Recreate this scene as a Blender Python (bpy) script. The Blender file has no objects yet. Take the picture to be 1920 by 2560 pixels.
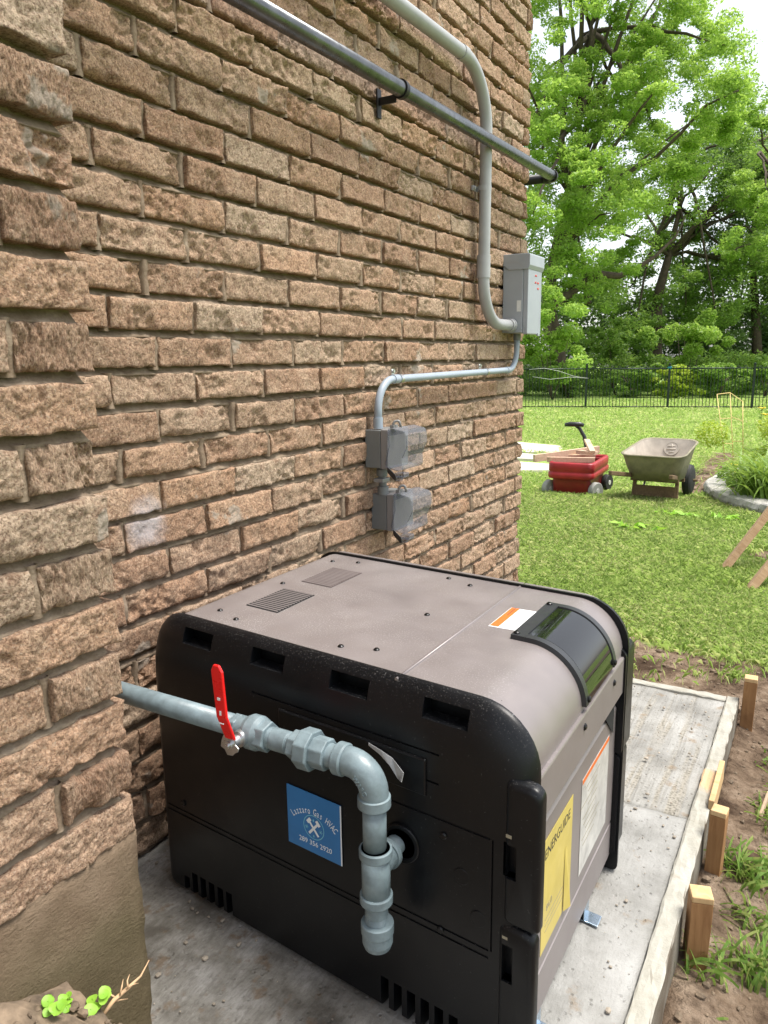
import bpy, bmesh, math, random
import numpy as np
from mathutils import Vector, Matrix, noise as mnoise

random.seed(7); RNG = np.random.default_rng(7)
sc = bpy.context.scene
COL = sc.collection

# ------------------------------------------------------------------ camera
FPX = 1900.0                                    # focal length in pixels of the 1920x2560 frame
AX = np.array([0.86516357, 0.08906421, -0.49351754])    # world x, y, z seen in camera axes (right, down, forward)
AY = np.array([0.50133247, -0.17825154, 0.84669483])
AZ = np.array([-0.01256005, -0.97994589, -0.19886752])
RC = np.stack([AX, AY, AZ], 1)
CAM = np.array([1.14, 0.0, 1.01])
cd = bpy.data.cameras.new('camera'); cam = bpy.data.objects.new('camera', cd); COL.objects.link(cam)
cd.sensor_fit = 'VERTICAL'; cd.sensor_height = 36.0; cd.lens = 36.0 * FPX / 2560.0
cd.clip_start = 0.05; cd.clip_end = 3000
right, down, fwd = RC[0], RC[1], RC[2]
cam.matrix_world = Matrix(((right[0], -down[0], -fwd[0], CAM[0]), (right[1], -down[1], -fwd[1], CAM[1]),
                           (right[2], -down[2], -fwd[2], CAM[2]), (0, 0, 0, 1)))
sc.camera = cam

# ------------------------------------------------------------------ sky, sun, exposure
SUN_DIR = Vector((0.34, 0.16, 0.93)).normalized()       # towards the sun
elev = math.asin(SUN_DIR.z); azim = math.atan2(SUN_DIR.x, SUN_DIR.y)
w = bpy.data.worlds.new("World"); sc.world = w; w.use_nodes = True
wn, wl = w.node_tree.nodes, w.node_tree.links
bg = wn['Background']
sky = wn.new('ShaderNodeTexSky'); sky.sky_type = 'NISHITA'; sky.sun_disc = False
sky.sun_elevation = elev; sky.sun_rotation = azim
sky.air_density = 1.0; sky.dust_density = 2.0; sky.ozone_density = 1.0
hs = wn.new('ShaderNodeHueSaturation'); hs.inputs['Saturation'].default_value = 0.32
wl.new(sky.outputs[0], hs.inputs['Color']); wl.new(hs.outputs[0], bg.inputs[0]); bg.inputs[1].default_value = 0.15
sd = bpy.data.lights.new('sun', 'SUN'); sun = bpy.data.objects.new('sun', sd); COL.objects.link(sun)
sd.energy = 2.7; sd.angle = math.radians(22); sd.color = (1.0, 0.95, 0.87)
sun.rotation_euler = (-SUN_DIR).to_track_quat('-Z', 'Y').to_euler()
sc.view_settings.view_transform = 'Standard'; sc.view_settings.look = 'None'
sc.view_settings.exposure = 1.05; sc.view_settings.gamma = 1.0; sc.view_settings.use_curve_mapping = False
try:
    sc.cycles.max_bounces = 8; sc.cycles.transparent_max_bounces = 12
except Exception: pass

# ------------------------------------------------------------------ helpers
def ray(px, py): return RC.T @ np.array([(px - 960) / FPX, (py - 1280) / FPX, 1.0])
def at(px, py, depth): return CAM + ray(px, py) * depth            # a point of the place, given its bearing and distance
def proj(p):
    c = RC @ (np.array(p, float) - CAM)
    return (960 + FPX * c[0] / c[2], 1280 + FPX * c[1] / c[2], c[2])

def tag(o, label=None, cat=None, group=None, kind=None):
    if label: o['label'] = label
    if cat: o['category'] = cat
    if group: o['group'] = group
    if kind: o['kind'] = kind
    return o
def setparent(o, p):
    if p is not None:
        o.parent = p
        o.matrix_parent_inverse = world_of(p).inverted()
def world_of(o):
    m = o.matrix_basis.copy()
    if o.parent: m = world_of(o.parent) @ o.matrix_parent_inverse @ m
    return m
def empty(name, loc=(0, 0, 0), label=None, cat=None, group=None):
    o = bpy.data.objects.new(name, None); o.empty_display_size = 0.05; o.location = loc
    COL.objects.link(o); return tag(o, label, cat, group)
def link(name, me, m=None, parent=None, bevel=0, seg=2, smooth=False):
    if m is not None:
        me.materials.clear(); me.materials.append(m)
    o = bpy.data.objects.new(name, me); COL.objects.link(o)
    setparent(o, parent)
    if smooth: me.polygons.foreach_set('use_smooth', [True] * len(me.polygons))
    if bevel:
        b = o.modifiers.new('bevel', 'BEVEL'); b.width = bevel; b.segments = seg; b.limit_method = 'ANGLE'; b.angle_limit = math.radians(35)
    return o

def es(o, a=30):
    m = o.modifiers.new('es', 'EDGE_SPLIT'); m.split_angle = math.radians(a); return o

class MB:
    def __init__(s): s.v = []; s.f = []; s.sm = []
    def add(s, vs, fs, smooth=False):
        b = len(s.v); s.v += [tuple(p) for p in vs]; s.f += [tuple(i + b for i in f) for f in fs]; s.sm += [smooth] * len(fs); return s
    def box(s, a, b, M=None):
        x0, y0, z0 = a; x1, y1, z1 = b
        vs = [(x0,y0,z0),(x1,y0,z0),(x1,y1,z0),(x0,y1,z0),(x0,y0,z1),(x1,y0,z1),(x1,y1,z1),(x0,y1,z1)]
        if M is not None: vs = [M @ Vector(p) for p in vs]
        return s.add(vs, [(0,3,2,1),(4,5,6,7),(0,1,5,4),(1,2,6,5),(2,3,7,6),(3,0,4,7)])
    def tube(s, pts, r, n=16, cap=True, smooth=True):
        pts = [Vector(p) for p in pts]; m = len(pts)
        rs = r if isinstance(r, (list, tuple)) else [r] * m
        t0 = (pts[1] - pts[0]).normalized()
        up = Vector((0, 0, 1)) if abs(t0.z) < .9 else Vector((1, 0, 0))
        nrm = t0.cross(up).normalized(); vs = []
        for i in range(m):
            t = (pts[min(i + 1, m - 1)] - pts[max(i - 1, 0)])
            t = t.normalized() if t.length > 1e-9 else t0
            nrm = (nrm - t * nrm.dot(t)).normalized(); bi = t.cross(nrm)
            for k in range(n):
                a = 2 * math.pi * k / n
                vs.append(pts[i] + (nrm * math.cos(a) + bi * math.sin(a)) * rs[i])
        fs = []
        for i in range(m - 1):
            for k in range(n):
                fs.append((i*n+k, i*n+(k+1)%n, (i+1)*n+(k+1)%n, (i+1)*n+k))
        s.add(vs, fs, smooth)
        if cap:
            b = len(s.v) - m * n
            s.f.append(tuple(b + k for k in range(n))[::-1]); s.sm.append(False)
            s.f.append(tuple(b + (m-1)*n + k for k in range(n))); s.sm.append(False)
        return s
    def cyl(s, a, b, r, n=24, r2=None): return s.tube([a, b], [r, r2 if r2 is not None else r], n)
    def lathe(s, o, ax, prof, n=24):
        """prof: list of (distance along ax, radius); doubled points keep sharp edges"""
        o = Vector(o); ax = Vector(ax).normalized()
        up = Vector((0, 0, 1)) if abs(ax.z) < .9 else Vector((1, 0, 0))
        u = ax.cross(up).normalized(); v = ax.cross(u)
        for (d0, r0), (d1, r1) in zip(prof, prof[1:]):
            vs = []
            for d, r in ((d0, r0), (d1, r1)):
                for k in range(n):
                    a = 2*math.pi*k/n; vs.append(o + ax*d + (u*math.cos(a) + v*math.sin(a))*r)
            s.add(vs, [(k, (k+1)%n, n+(k+1)%n, n+k) for k in range(n)], True)
        for (d, r), rev in ((prof[0], True), (prof[-1], False)):
            if r > 1e-6:
                vs = [o + ax*d + (u*math.cos(2*math.pi*k/n) + v*math.sin(2*math.pi*k/n))*r for k in range(n)]
                f = tuple(range(n)); s.add(vs, [f[::-1] if rev else f])
        return s
    def prism(s, poly, f):
        """poly 2D points; f(p, 0|1) gives the 3D point of each end"""
        n = len(poly); vs = [f(p, 0) for p in poly] + [f(p, 1) for p in poly]
        return s.add(vs, [tuple(range(n))[::-1], tuple(range(n, 2*n))] + [(k, (k+1)%n, n+(k+1)%n, n+k) for k in range(n)])
    def loft(s, rings, smooth=True, capa=True, capb=True, close=True):
        n = len(rings[0]); vs = [p for r in rings for p in r]; fs = []
        for i in range(len(rings)-1):
            for k in range(n if close else n-1):
                fs.append((i*n+k, i*n+(k+1)%n, (i+1)*n+(k+1)%n, (i+1)*n+k))
        b = len(s.v); s.add(vs, fs, smooth)
        if capa: s.f.append(tuple(b+k for k in range(n))[::-1]); s.sm.append(False)
        if capb: s.f.append(tuple(b+(len(rings)-1)*n+k for k in range(n))); s.sm.append(False)
        return s
    def mesh(s, name):
        me = bpy.data.meshes.new(name); me.from_pydata([tuple(p) for p in s.v], [], s.f)
        me.polygons.foreach_set('use_smooth', s.sm)
        bm = bmesh.new(); bm.from_mesh(me); bmesh.ops.recalc_face_normals(bm, faces=bm.faces); bm.to_mesh(me); bm.free()
        return me
    def build(s, name, m, parent=None, bevel=0, seg=2): return link(name, s.mesh(name), m, parent, bevel, seg)

def fillet(pts, rad, n=10):
    pts = [Vector(p) for p in pts]; out = [pts[0]]
    for i in range(1, len(pts) - 1):
        a, b, c = pts[i-1], pts[i], pts[i+1]; r = rad[i-1] if isinstance(rad, (list, tuple)) else rad
        u, v = (a-b).normalized(), (c-b).normalized(); ang = u.angle(v); d = r / math.tan(ang/2)
        ce = b + (u+v).normalized() * (r / math.sin(ang/2)); p0 = b + u*d; p1 = b + v*d
        e0, e1 = (p0-ce), (p1-ce); tot = e0.angle(e1); axis = e0.cross(e1).normalized()
        for k in range(n+1): out.append(ce + Matrix.Rotation(tot*k/n, 3, axis) @ e0)
    out.append(pts[-1]); return out
def rrect(x0, x1, z0, z1, rs, n=8):
    """counter-clockwise outline, radii rs for corners bl, br, tr, tl"""
    out = []
    for (cx, cz, a0, r) in ((x0+rs[0], z0+rs[0], 180, rs[0]), (x1-rs[1], z0+rs[1], 270, rs[1]), (x1-rs[2], z1-rs[2], 0, rs[2]), (x0+rs[3], z1-rs[3], 90, rs[3])):
        for k in range(n+1):
            a = math.radians(a0 + 90*k/n); out.append((cx + r*math.cos(a), cz + r*math.sin(a)))
    return out
def boolean(me, cutters):
    o = bpy.data.objects.new('t', me); COL.objects.link(o); tmp = [o]
    for c in cutters:
        co = bpy.data.objects.new('c', c); COL.objects.link(co); tmp.append(co)
        m = o.modifiers.new('b', 'BOOLEAN'); m.object = co; m.operation = 'DIFFERENCE'; m.solver = 'EXACT'
    bpy.context.view_layer.update()
    res = bpy.data.meshes.new_from_object(o.evaluated_get(bpy.context.evaluated_depsgraph_get()))
    for t in tmp: bpy.data.objects.remove(t)
    return res
def textmesh(s, size, depth=0.0, spacing=1.0):
    cu = bpy.data.curves.new('t', 'FONT'); cu.body = s; cu.size = size; cu.extrude = depth; cu.align_x = 'CENTER'; cu.align_y = 'CENTER'
    cu.space_character = spacing; cu.resolution_u = 3
    o = bpy.data.objects.new('t', cu); COL.objects.link(o); bpy.context.view_layer.update()
    me = bpy.data.meshes.new_from_object(o.evaluated_get(bpy.context.evaluated_depsgraph_get()))
    bpy.data.objects.remove(o); return me
def placed(me, M):
    me.transform(M); return me
def frame(o, ex, ey):
    ex = Vector(ex).normalized(); ey = Vector(ey); ey = (ey - ex*ey.dot(ex)).normalized(); ez = ex.cross(ey)
    return Matrix(((ex.x, ey.x, ez.x, o[0]), (ex.y, ey.y, ez.y, o[1]), (ex.z, ey.z, ez.z, o[2]), (0, 0, 0, 1)))
def fast_mesh(name, verts, faces, attrs=None, smooth=False):
    """verts (N,3) array, faces (M,k) array; attrs = per-face floats"""
    verts = np.asarray(verts, np.float32); faces = np.asarray(faces, np.int32)
    me = bpy.data.meshes.new(name); k = faces.shape[1]
    me.vertices.add(len(verts)); me.vertices.foreach_set('co', verts.ravel())
    me.loops.add(faces.size); me.loops.foreach_set('vertex_index', faces.ravel())
    me.polygons.add(len(faces)); me.polygons.foreach_set('loop_start', np.arange(len(faces), dtype=np.int32)*k)
    me.polygons.foreach_set('loop_total', np.full(len(faces), k, np.int32))
    me.update(calc_edges=True)
    if smooth: me.polygons.foreach_set('use_smooth', np.ones(len(faces), bool))
    for nme, dom, arr in (attrs or []):
        a = me.attributes.new(nme, 'FLOAT', dom); a.data.foreach_set('value', np.asarray(arr, np.float32))
    return me

# ------------------------------------------------------------------ materials
class NT:
    def __init__(s, name, rough=0.6, metal=0.0, spec=0.5):
        s.m = bpy.data.materials.new(name); s.m.use_nodes = True; s.n = s.m.node_tree.nodes; s.l = s.m.node_tree.links
        s.b = s.n['Principled BSDF']; s.b.inputs['Roughness'].default_value = rough; s.b.inputs['Metallic'].default_value = metal
        s.b.inputs['Specular IOR Level'].default_value = spec; s.last = None
    def coord(s, kind='Object', scale=1.0, rnd=False):
        tc = s.n.new('ShaderNodeTexCoord'); o = tc.outputs[kind]
        if rnd:
            oi = s.n.new('ShaderNodeObjectInfo'); mu = s.n.new('ShaderNodeMath'); mu.operation = 'MULTIPLY'; mu.inputs[1].default_value = 37.0
            s.l.new(oi.outputs['Random'], mu.inputs[0]); va = s.n.new('ShaderNodeVectorMath'); va.operation = 'ADD'
            s.l.new(o, va.inputs[0]); s.l.new(mu.outputs[0], va.inputs[1]); o = va.outputs[0]
        return o
    def pos(s): return s.n.new('ShaderNodeNewGeometry').outputs['Position']
    def noise(s, vec, scale, detail=4, rough=0.55, dist=0.0):
        t = s.n.new('ShaderNodeTexNoise'); t.inputs['Scale'].default_value = scale; t.inputs['Detail'].default_value = detail
        t.inputs['Roughness'].default_value = rough; t.inputs['Distortion'].default_value = dist; s.l.new(vec, t.inputs['Vector']); return t.outputs['Fac']
    def vor(s, vec, scale, feature='F1', out='Distance'):
        t = s.n.new('ShaderNodeTexVoronoi'); t.feature = feature; t.inputs['Scale'].default_value = scale; s.l.new(vec, t.inputs['Vector']); return t.outputs[out]
    def wave(s, vec, scale, dist=2.0, direction='X'):
        t = s.n.new('ShaderNodeTexWave'); t.bands_direction = direction; t.inputs['Scale'].default_value = scale; t.inputs['Distortion'].default_value = dist
        t.inputs['Detail'].default_value = 3; s.l.new(vec, t.inputs['Vector']); return t.outputs['Fac']
    def map(s, vec, sc=(1,1,1), rot=(0,0,0)):
        t = s.n.new('ShaderNodeMapping'); t.inputs['Scale'].default_value = sc; t.inputs['Rotation'].default_value = rot; s.l.new(vec, t.inputs['Vector']); return t.outputs[0]
    def ramp(s, fac, stops, interp='LINEAR'):
        r = s.n.new('ShaderNodeValToRGB'); e = r.color_ramp.elements; r.color_ramp.interpolation = interp
        while len(e) < len(stops): e.new(0.5)
        for i, (p, c) in enumerate(stops):
            e[i].position = p; e[i].color = (c[0], c[1], c[2], 1) if isinstance(c, (tuple, list)) else (c, c, c, 1)
        s.l.new(fac, r.inputs[0]); return r.outputs[0]
    def mix(s, fac, a, b, mode='MIX'):
        m = s.n.new('ShaderNodeMix'); m.data_type = 'RGBA'; m.blend_type = mode
        if isinstance(fac, (int, float)): m.inputs[0].default_value = fac
        else: s.l.new(fac, m.inputs[0])
        for k, c in ((6, a), (7, b)):
            if isinstance(c, (tuple, list)): m.inputs[k].default_value = (c[0], c[1], c[2], 1)
            else: s.l.new(c, m.inputs[k])
        return m.outputs[2]
    def math(s, op, a, b=0.0):
        m = s.n.new('ShaderNodeMath'); m.operation = op
        for k, c in ((0, a), (1, b)):
            if isinstance(c, (int, float)): m.inputs[k].default_value = c
            else: s.l.new(c, m.inputs[k])
        return m.outputs[0]
    def attr(s, name): 
        a = s.n.new('ShaderNodeAttribute'); a.attribute_name = name; return a.outputs['Fac']
    def rand(s): return s.n.new('ShaderNodeObjectInfo').outputs['Random']
    def color(s, c):
        if isinstance(c, (tuple, list)): s.b.inputs['Base Color'].default_value = (c[0], c[1], c[2], 1)
        else: s.l.new(c, s.b.inputs['Base Color'])
        return s
    def rough(s, f): s.l.new(f, s.b.inputs['Roughness']); return s
    def bump(s, h, strength=0.5, dist=0.002):
        b = s.n.new('ShaderNodeBump'); b.inputs['Strength'].default_value = strength; b.inputs['Distance'].default_value = dist
        s.l.new(h, b.inputs['Height'])
        if s.last is not None: s.l.new(s.last, b.inputs['Normal'])
        s.last = b.outputs[0]; s.l.new(s.last, s.b.inputs['Normal']); return s

def m_brick():
    t = NT('brick', 0.92, spec=0.15); v = t.coord('Object', rnd=True); p = t.pos()
    base = t.ramp(t.rand(), [(0.0, (.43,.25,.15)), (.14, (.52,.35,.235)), (.28, (.40,.24,.15)), (.42, (.48,.345,.24)), (.56, (.49,.295,.18)), (.70, (.51,.385,.275)), (.85, (.43,.275,.175)), (1.0, (.37,.225,.145))])
    n1 = t.noise(v, 14, 4, .6); base = t.mix(t.math('MULTIPLY', t.ramp(n1, [(.48, 0), (.75, 1)]), .6), base, (.53,.40,.28))
    n2 = t.noise(v, 38, 5, .65); base = t.mix(t.math('MULTIPLY', t.ramp(n2, [(.52, 0), (.68, 1)]), .75), base, (.27,.155,.095))
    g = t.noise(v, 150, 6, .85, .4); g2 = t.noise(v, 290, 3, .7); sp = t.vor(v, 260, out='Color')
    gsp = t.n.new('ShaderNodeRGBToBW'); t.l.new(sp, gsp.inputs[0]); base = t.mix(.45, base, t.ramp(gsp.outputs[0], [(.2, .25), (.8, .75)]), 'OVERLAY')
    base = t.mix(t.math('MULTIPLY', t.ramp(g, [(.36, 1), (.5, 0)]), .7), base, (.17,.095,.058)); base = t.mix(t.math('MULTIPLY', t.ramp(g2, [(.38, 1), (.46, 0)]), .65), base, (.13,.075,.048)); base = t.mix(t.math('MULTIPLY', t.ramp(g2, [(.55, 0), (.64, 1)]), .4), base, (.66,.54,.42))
    # grey mortar smears and one pale paint stain on the wall
    ms = t.noise(p, 6.5, 5, .6); base = t.mix(t.math('MULTIPLY', t.ramp(ms, [(.64, 0), (.67, 1)]), .7), base, (.43,.375,.31))
    d = t.n.new('ShaderNodeVectorMath'); d.operation = 'DISTANCE'; t.l.new(p, d.inputs[0]); d.inputs[1].default_value = (0.0, 1.03, 0.695)
    dd = t.math('ADD', d.outputs['Value'], t.math('MULTIPLY', t.math('SUBTRACT', t.noise(p, 30, 3), .5), .05))
    base = t.mix(t.math('MULTIPLY', t.ramp(dd, [(.022, 1), (.065, 0)]), .6), base, (.62,.60,.64))
    sat = t.n.new('ShaderNodeHueSaturation'); sat.inputs['Saturation'].default_value = .96; t.l.new(base, sat.inputs['Color']); t.color(sat.outputs[0])
    h = t.math('ADD', t.math('ADD', t.math('MULTIPLY', g, .9), t.math('MULTIPLY', g2, .5)), t.math('MULTIPLY', t.noise(v, 70, 6, .75), .8))
    t.bump(h, 1.0, .0060); return t.m
def m_mortar():
    t = NT('mortar', 0.95, spec=0.1); p = t.pos(); n = t.noise(p, 40, 6, .65)
    t.color(t.ramp(n, [(.3, (.175,.125,.085)), (.55, (.26,.20,.145)), (.8, (.36,.295,.225))])); t.bump(t.noise(p, 220, 5, .7), .9, .0025); return t.m
def m_foundation():
    t = NT('parged_concrete', 0.95, spec=0.1); p = t.pos(); n = t.noise(p, 9, 6, .6)
    c = t.ramp(n, [(.3, (.16,.112,.075)), (.5, (.235,.17,.115)), (.75, (.32,.24,.168))])
    zs = t.n.new('ShaderNodeSeparateXYZ'); t.l.new(p, zs.inputs[0])
    moss = t.math('MULTIPLY', t.ramp(t.math('ADD', zs.outputs[2], t.math('MULTIPLY', t.noise(p, 12, 4), .14)), [(.30, 1), (.40, 0)]), .55)
    c = t.mix(moss, c, (.10,.095,.045)); t.color(c)
    pm = t.map(p, (1, .6, 1), (math.radians(28), 0, 0))
    t.bump(t.noise(pm, 260, 5, .75), 1.0, .006); t.bump(t.noise(p, 30, 3), .5, .012); return t.m
def m_concrete(rough_mix):
    t = NT('concrete', 0.9, spec=0.2); p = t.pos(); n = t.noise(p, 6, 6, .6); f = t.noise(p, 90, 5, .7)
    c = t.ramp(n, [(.36, (.20,.197,.184)), (.5, (.29,.287,.272)), (.66, (.37,.368,.355))])
    pits = t.vor(p, 62); c = t.mix(t.math('MULTIPLY', t.ramp(t.math('ADD', pits, t.math('MULTIPLY', t.noise(p, 25, 2), .35)), [(.20, 1), (.30, 0)]), .8), c, (.12,.11,.095))
    if rough_mix:
        st = t.noise(t.map(p, (30, 1.6, 1)), 1.0, 3, .6); band = t.ramp(st, [(.42, 0), (.5, 1)])
        agg = t.mix(t.ramp(t.vor(p, 140), [(.2, 0), (.6, 1)]), (.17,.158,.13), (.30,.28,.24))
        c = t.mix(t.math('MULTIPLY', t.ramp(t.noise(p, 3.2, 3), [(.45, 1), (.65, .35)]), t.math('SUBTRACT', 1.0, t.math('MULTIPLY', band, .8))), c, agg)
        t.bump(st, .8, .014)
    else:
        sx = t.n.new('ShaderNodeSeparateXYZ'); t.l.new(p, sx.inputs[0])
        dm = t.ramp(t.noise(p, 8, 6, .65), [(.36, (.12,.11,.094)), (.5, (.24,.23,.208)), (.64, (.36,.35,.33))])
        dm = t.mix(t.math('MULTIPLY', t.ramp(t.noise(p, 24, 5, .6), [(.56, 0), (.66, 1)]), .7), dm, (.17,.115,.07))
        k = t.ramp(t.math('ADD', sx.outputs[0], t.math('MULTIPLY', t.math('SUBTRACT', t.noise(p, 5, 5), .5), .6)), [(.55, 1), (.85, 0)])
        c = t.mix(k, c, dm); sk = t.noise(t.map(p, (120, 34, 1), (0, 0, math.radians(-38))), 1.0, 6, .75)
        c = t.mix(t.math('MULTIPLY', t.ramp(sk, [(.40, 1), (.55, 0)]), t.math('MULTIPLY', k, .38)), c, (.085,.077,.067)); t.bump(sk, .6, .005)
    br = t.noise(p, 13, 5, .6); c = t.mix(t.math('MULTIPLY', t.ramp(br, [(.62, 0), (.70, 1)]), .65), c, (.22,.16,.10))
    t.color(c); t.bump(f, .8, .003); t.bump(t.ramp(pits, [(.1, 0), (.25, 1)]), .6, .003); return t.m
def m_board():
    t = NT('form_board', 0.9, spec=0.15); p = t.pos(); sy = t.n.new('ShaderNodeSeparateXYZ'); t.l.new(p, sy.inputs[0])
    wood = t.ramp(t.noise(t.map(p, (90, 6, 90)), 1.0, 4, .6), [(.3, (.50,.33,.19)), (.7, (.66,.48,.30))])
    cem = t.ramp(t.noise(p, 16, 5, .65), [(.3, (.29,.275,.23)), (.6, (.40,.39,.345)), (.85, (.24,.205,.155))])
    m = t.ramp(t.math('ADD', t.math('MULTIPLY', t.noise(p, 11, 4), .12), t.math('ABSOLUTE', t.math('SUBTRACT', sy.outputs[1], 1.815))), [(.09, 0), (.125, 1)])
    ge = t.n.new('ShaderNodeNewGeometry'); sn = t.n.new('ShaderNodeSeparateXYZ'); t.l.new(ge.outputs['Normal'], sn.inputs[0])
    mud = t.math('MULTIPLY', t.ramp(sn.outputs[0], [(.4, 0), (.8, 1)]), t.ramp(t.noise(p, 9, 4), [(.35, .95), (.7, .5)]))
    t.color(t.mix(mud, t.mix(m, wood, cem), (.10,.075,.052))); t.bump(t.noise(p, 110, 5, .7), .7, .003); return t.m
def m_wood(name, a, b, scale=(70, 70, 7), wear=.0):
    t = NT(name, 0.75, spec=0.25); v = t.coord('Object', rnd=True)
    g = t.noise(t.map(v, scale), 1.0, 5, .6, .6); c = t.ramp(g, [(.3, a), (.7, b)])
    c = t.mix(t.math('MULTIPLY', t.ramp(t.noise(v, 14, 5), [(.55, 0), (.72, 1)]), .5), c, (a[0]*.5, a[1]*.48, a[2]*.45)); t.color(c)
    t.bump(g, .4, .002); return t.m
def m_plain(name, c, rough=.5, metal=0.0, var=.12, scale=20, bump=0.0, bs=150, spec=.5):
    t = NT(name, rough, metal, spec); v = t.coord('Object'); n = t.noise(v, scale, 5, .6)
    lo = tuple(x*(1-var) for x in c); hi = tuple(min(1, x*(1+var)) for x in c)
    t.color(t.ramp(n, [(.3, lo), (.7, hi)]))
    r = t.ramp(t.noise(v, scale*1.7, 4), [(.3, max(0, rough-.08)), (.7, min(1, rough+.1))]); t.rough(r)
    if bump: t.bump(t.noise(v, bs, 4, .6), bump, .001)
    return t.m
def m_taupe():
    t = NT('taupe_paint', .36, .25, .5); p = t.pos(); n = t.noise(p, 7, 5, .6)
    c = t.ramp(n, [(.3, (.195,.170,.168)), (.7, (.245,.217,.213))])
    ge = t.n.new('ShaderNodeNewGeometry'); sp = t.n.new('ShaderNodeSeparateXYZ'); t.l.new(ge.outputs['Normal'], sp.inputs[0])
    up = t.ramp(sp.outputs[2], [(.9, 0), (.99, 1)])
    sx = t.n.new('ShaderNodeSeparateXYZ'); t.l.new(p, sx.inputs[0])
    leftmore = t.ramp(sx.outputs[0], [(.3, 1), (.8, .35)])
    dust = t.math('MULTIPLY', t.ramp(t.noise(p, 400, 2, .6), [(.57, 0), (.66, 1)]), t.ramp(t.noise(p, 9, 4), [(.34, 0), (.60, 1)]))
    dust = t.math('MULTIPLY', t.math('MULTIPLY', dust, leftmore), t.math('MULTIPLY', up, .75))
    film = t.math('MULTIPLY', t.math('MULTIPLY', t.ramp(t.noise(p, 16, 5, .65), [(.4, 0), (.8, 1)]), up), .3)
    c = t.mix(film, c, (.27,.24,.225)); c = t.mix(dust, c, (.55,.53,.51)); t.color(c)
    t.rough(t.ramp(t.noise(p, 14, 4), [(.3, .34), (.7, .48)])); t.bump(t.noise(p, 600, 2), .06, .001); return t.m
def m_blackplastic():
    t = NT('black_plastic', .42, 0, .30); p = t.pos()
    ge = t.n.new('ShaderNodeNewGeometry'); sp = t.n.new('ShaderNodeSeparateXYZ'); t.l.new(ge.outputs['Normal'], sp.inputs[0])
    up = t.ramp(sp.outputs[2], [(.25, 0), (.75, 1)])
    dust = t.math('MULTIPLY', t.ramp(t.noise(p, 380, 2, .6), [(.60, 0), (.70, 1)]), up)
    c = t.mix(t.math('MULTIPLY', dust, .45), (.0042,.0048,.0062), (.16,.155,.15))
    spot = t.ramp(t.math('ADD', t.vor(p, 21), t.math('MULTIPLY', t.noise(p, 90, 2), .06)), [(.055, 1), (.075, 0)])
    c = t.mix(t.math('MULTIPLY', spot, t.math('MULTIPLY', up, .7)), c, (.5,.5,.52))
    fine = t.ramp(t.noise(p, 260, 2), [(.70, 0), (.74, 1)]); c = t.mix(t.math('MULTIPLY', fine, .18), c, (.2,.2,.2)); t.color(c)
    t.rough(t.ramp(t.noise(p, 12, 4), [(.3, .28), (.7, .44)])); t.bump(t.noise(p, 700, 2), .12, .0008); return t.m
def m_leaf(name, a, b, c, trans=.35, rough=.45):
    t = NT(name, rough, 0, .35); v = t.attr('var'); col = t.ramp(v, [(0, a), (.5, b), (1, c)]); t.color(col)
    tr = t.n.new('ShaderNodeBsdfTranslucent'); mx = t.n.new('ShaderNodeMixShader'); mx.inputs[0].default_value = trans
    hs = t.n.new('ShaderNodeHueSaturation'); hs.inputs['Value'].default_value = 1.5; hs.inputs['Hue'].default_value = .485; t.l.new(col, hs.inputs['Color'])
    t.l.new(hs.outputs[0], tr.inputs[0]); t.l.new(t.b.outputs[0], mx.inputs[1]); t.l.new(tr.outputs[0], mx.inputs[2])
    t.l.new(mx.outputs[0], t.n['Material Output'].inputs[0]); return t.m
def m_ground():
    t = NT('lawn_and_soil', 1.0, 0, .05); p = t.pos(); d = t.attr('dirt')
    n = t.noise(p, 1.1, 5, .6); n2 = t.noise(p, 26, 5, .7)
    gr = t.ramp(n, [(.3, (.20,.33,.07)), (.5, (.29,.42,.11)), (.72, (.43,.46,.21))])
    gr = t.mix(t.ramp(n2, [(.35, .7), (.6, 0)]), gr, (.18,.27,.06))
    gr = t.mix(t.math('MULTIPLY', t.ramp(t.noise(p, .8, 3), [(.60, 0), (.72, 1)]), .5), gr, (.30,.25,.10))
    so = t.ramp(t.noise(p, 7, 6, .65), [(.36, (.075,.05,.034)), (.5, (.21,.15,.104)), (.66, (.37,.285,.21))])
    so = t.mix(t.math('MULTIPLY', t.ramp(t.noise(p, 45, 4), [(.5, 0), (.7, 1)]), .6), so, (.075,.05,.035))
    dm = t.ramp(t.math('ADD', d, t.math('MULTIPLY', t.math('SUBTRACT', t.noise(p, 12, 5), .5), .7)), [(.38, 0), (.58, 1)])
    t.color(t.mix(dm, gr, so)); t.bump(t.noise(p, 60, 6, .7), 1.0, .02); t.bump(t.noise(p, 12, 4), .6, .03); return t.m
def m_clear():
    t = NT('clear_plastic', .10, 0, .5); t.color((.42,.43,.47)); t.b.inputs['IOR'].default_value = 1.45
    tr = t.n.new('ShaderNodeBsdfTransparent'); tr.inputs[0].default_value = (.72,.73,.76,1); mx = t.n.new('ShaderNodeMixShader')
    lw = t.n.new('ShaderNodeLayerWeight'); lw.inputs[0].default_value = .35
    dust = t.noise(t.coord('Object'), 260, 3, .6)
    f = t.math('ADD', t.math('MULTIPLY', lw.outputs['Facing'], .40), t.ramp(dust, [(.55, .05), (.75, .16)]))
    t.l.new(f, mx.inputs[0]); t.l.new(tr.outputs[0], mx.inputs[1]); t.l.new(t.b.outputs[0], mx.inputs[2]); t.l.new(mx.outputs[0], t.n['Material Output'].inputs[0]); return t.m

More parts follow.
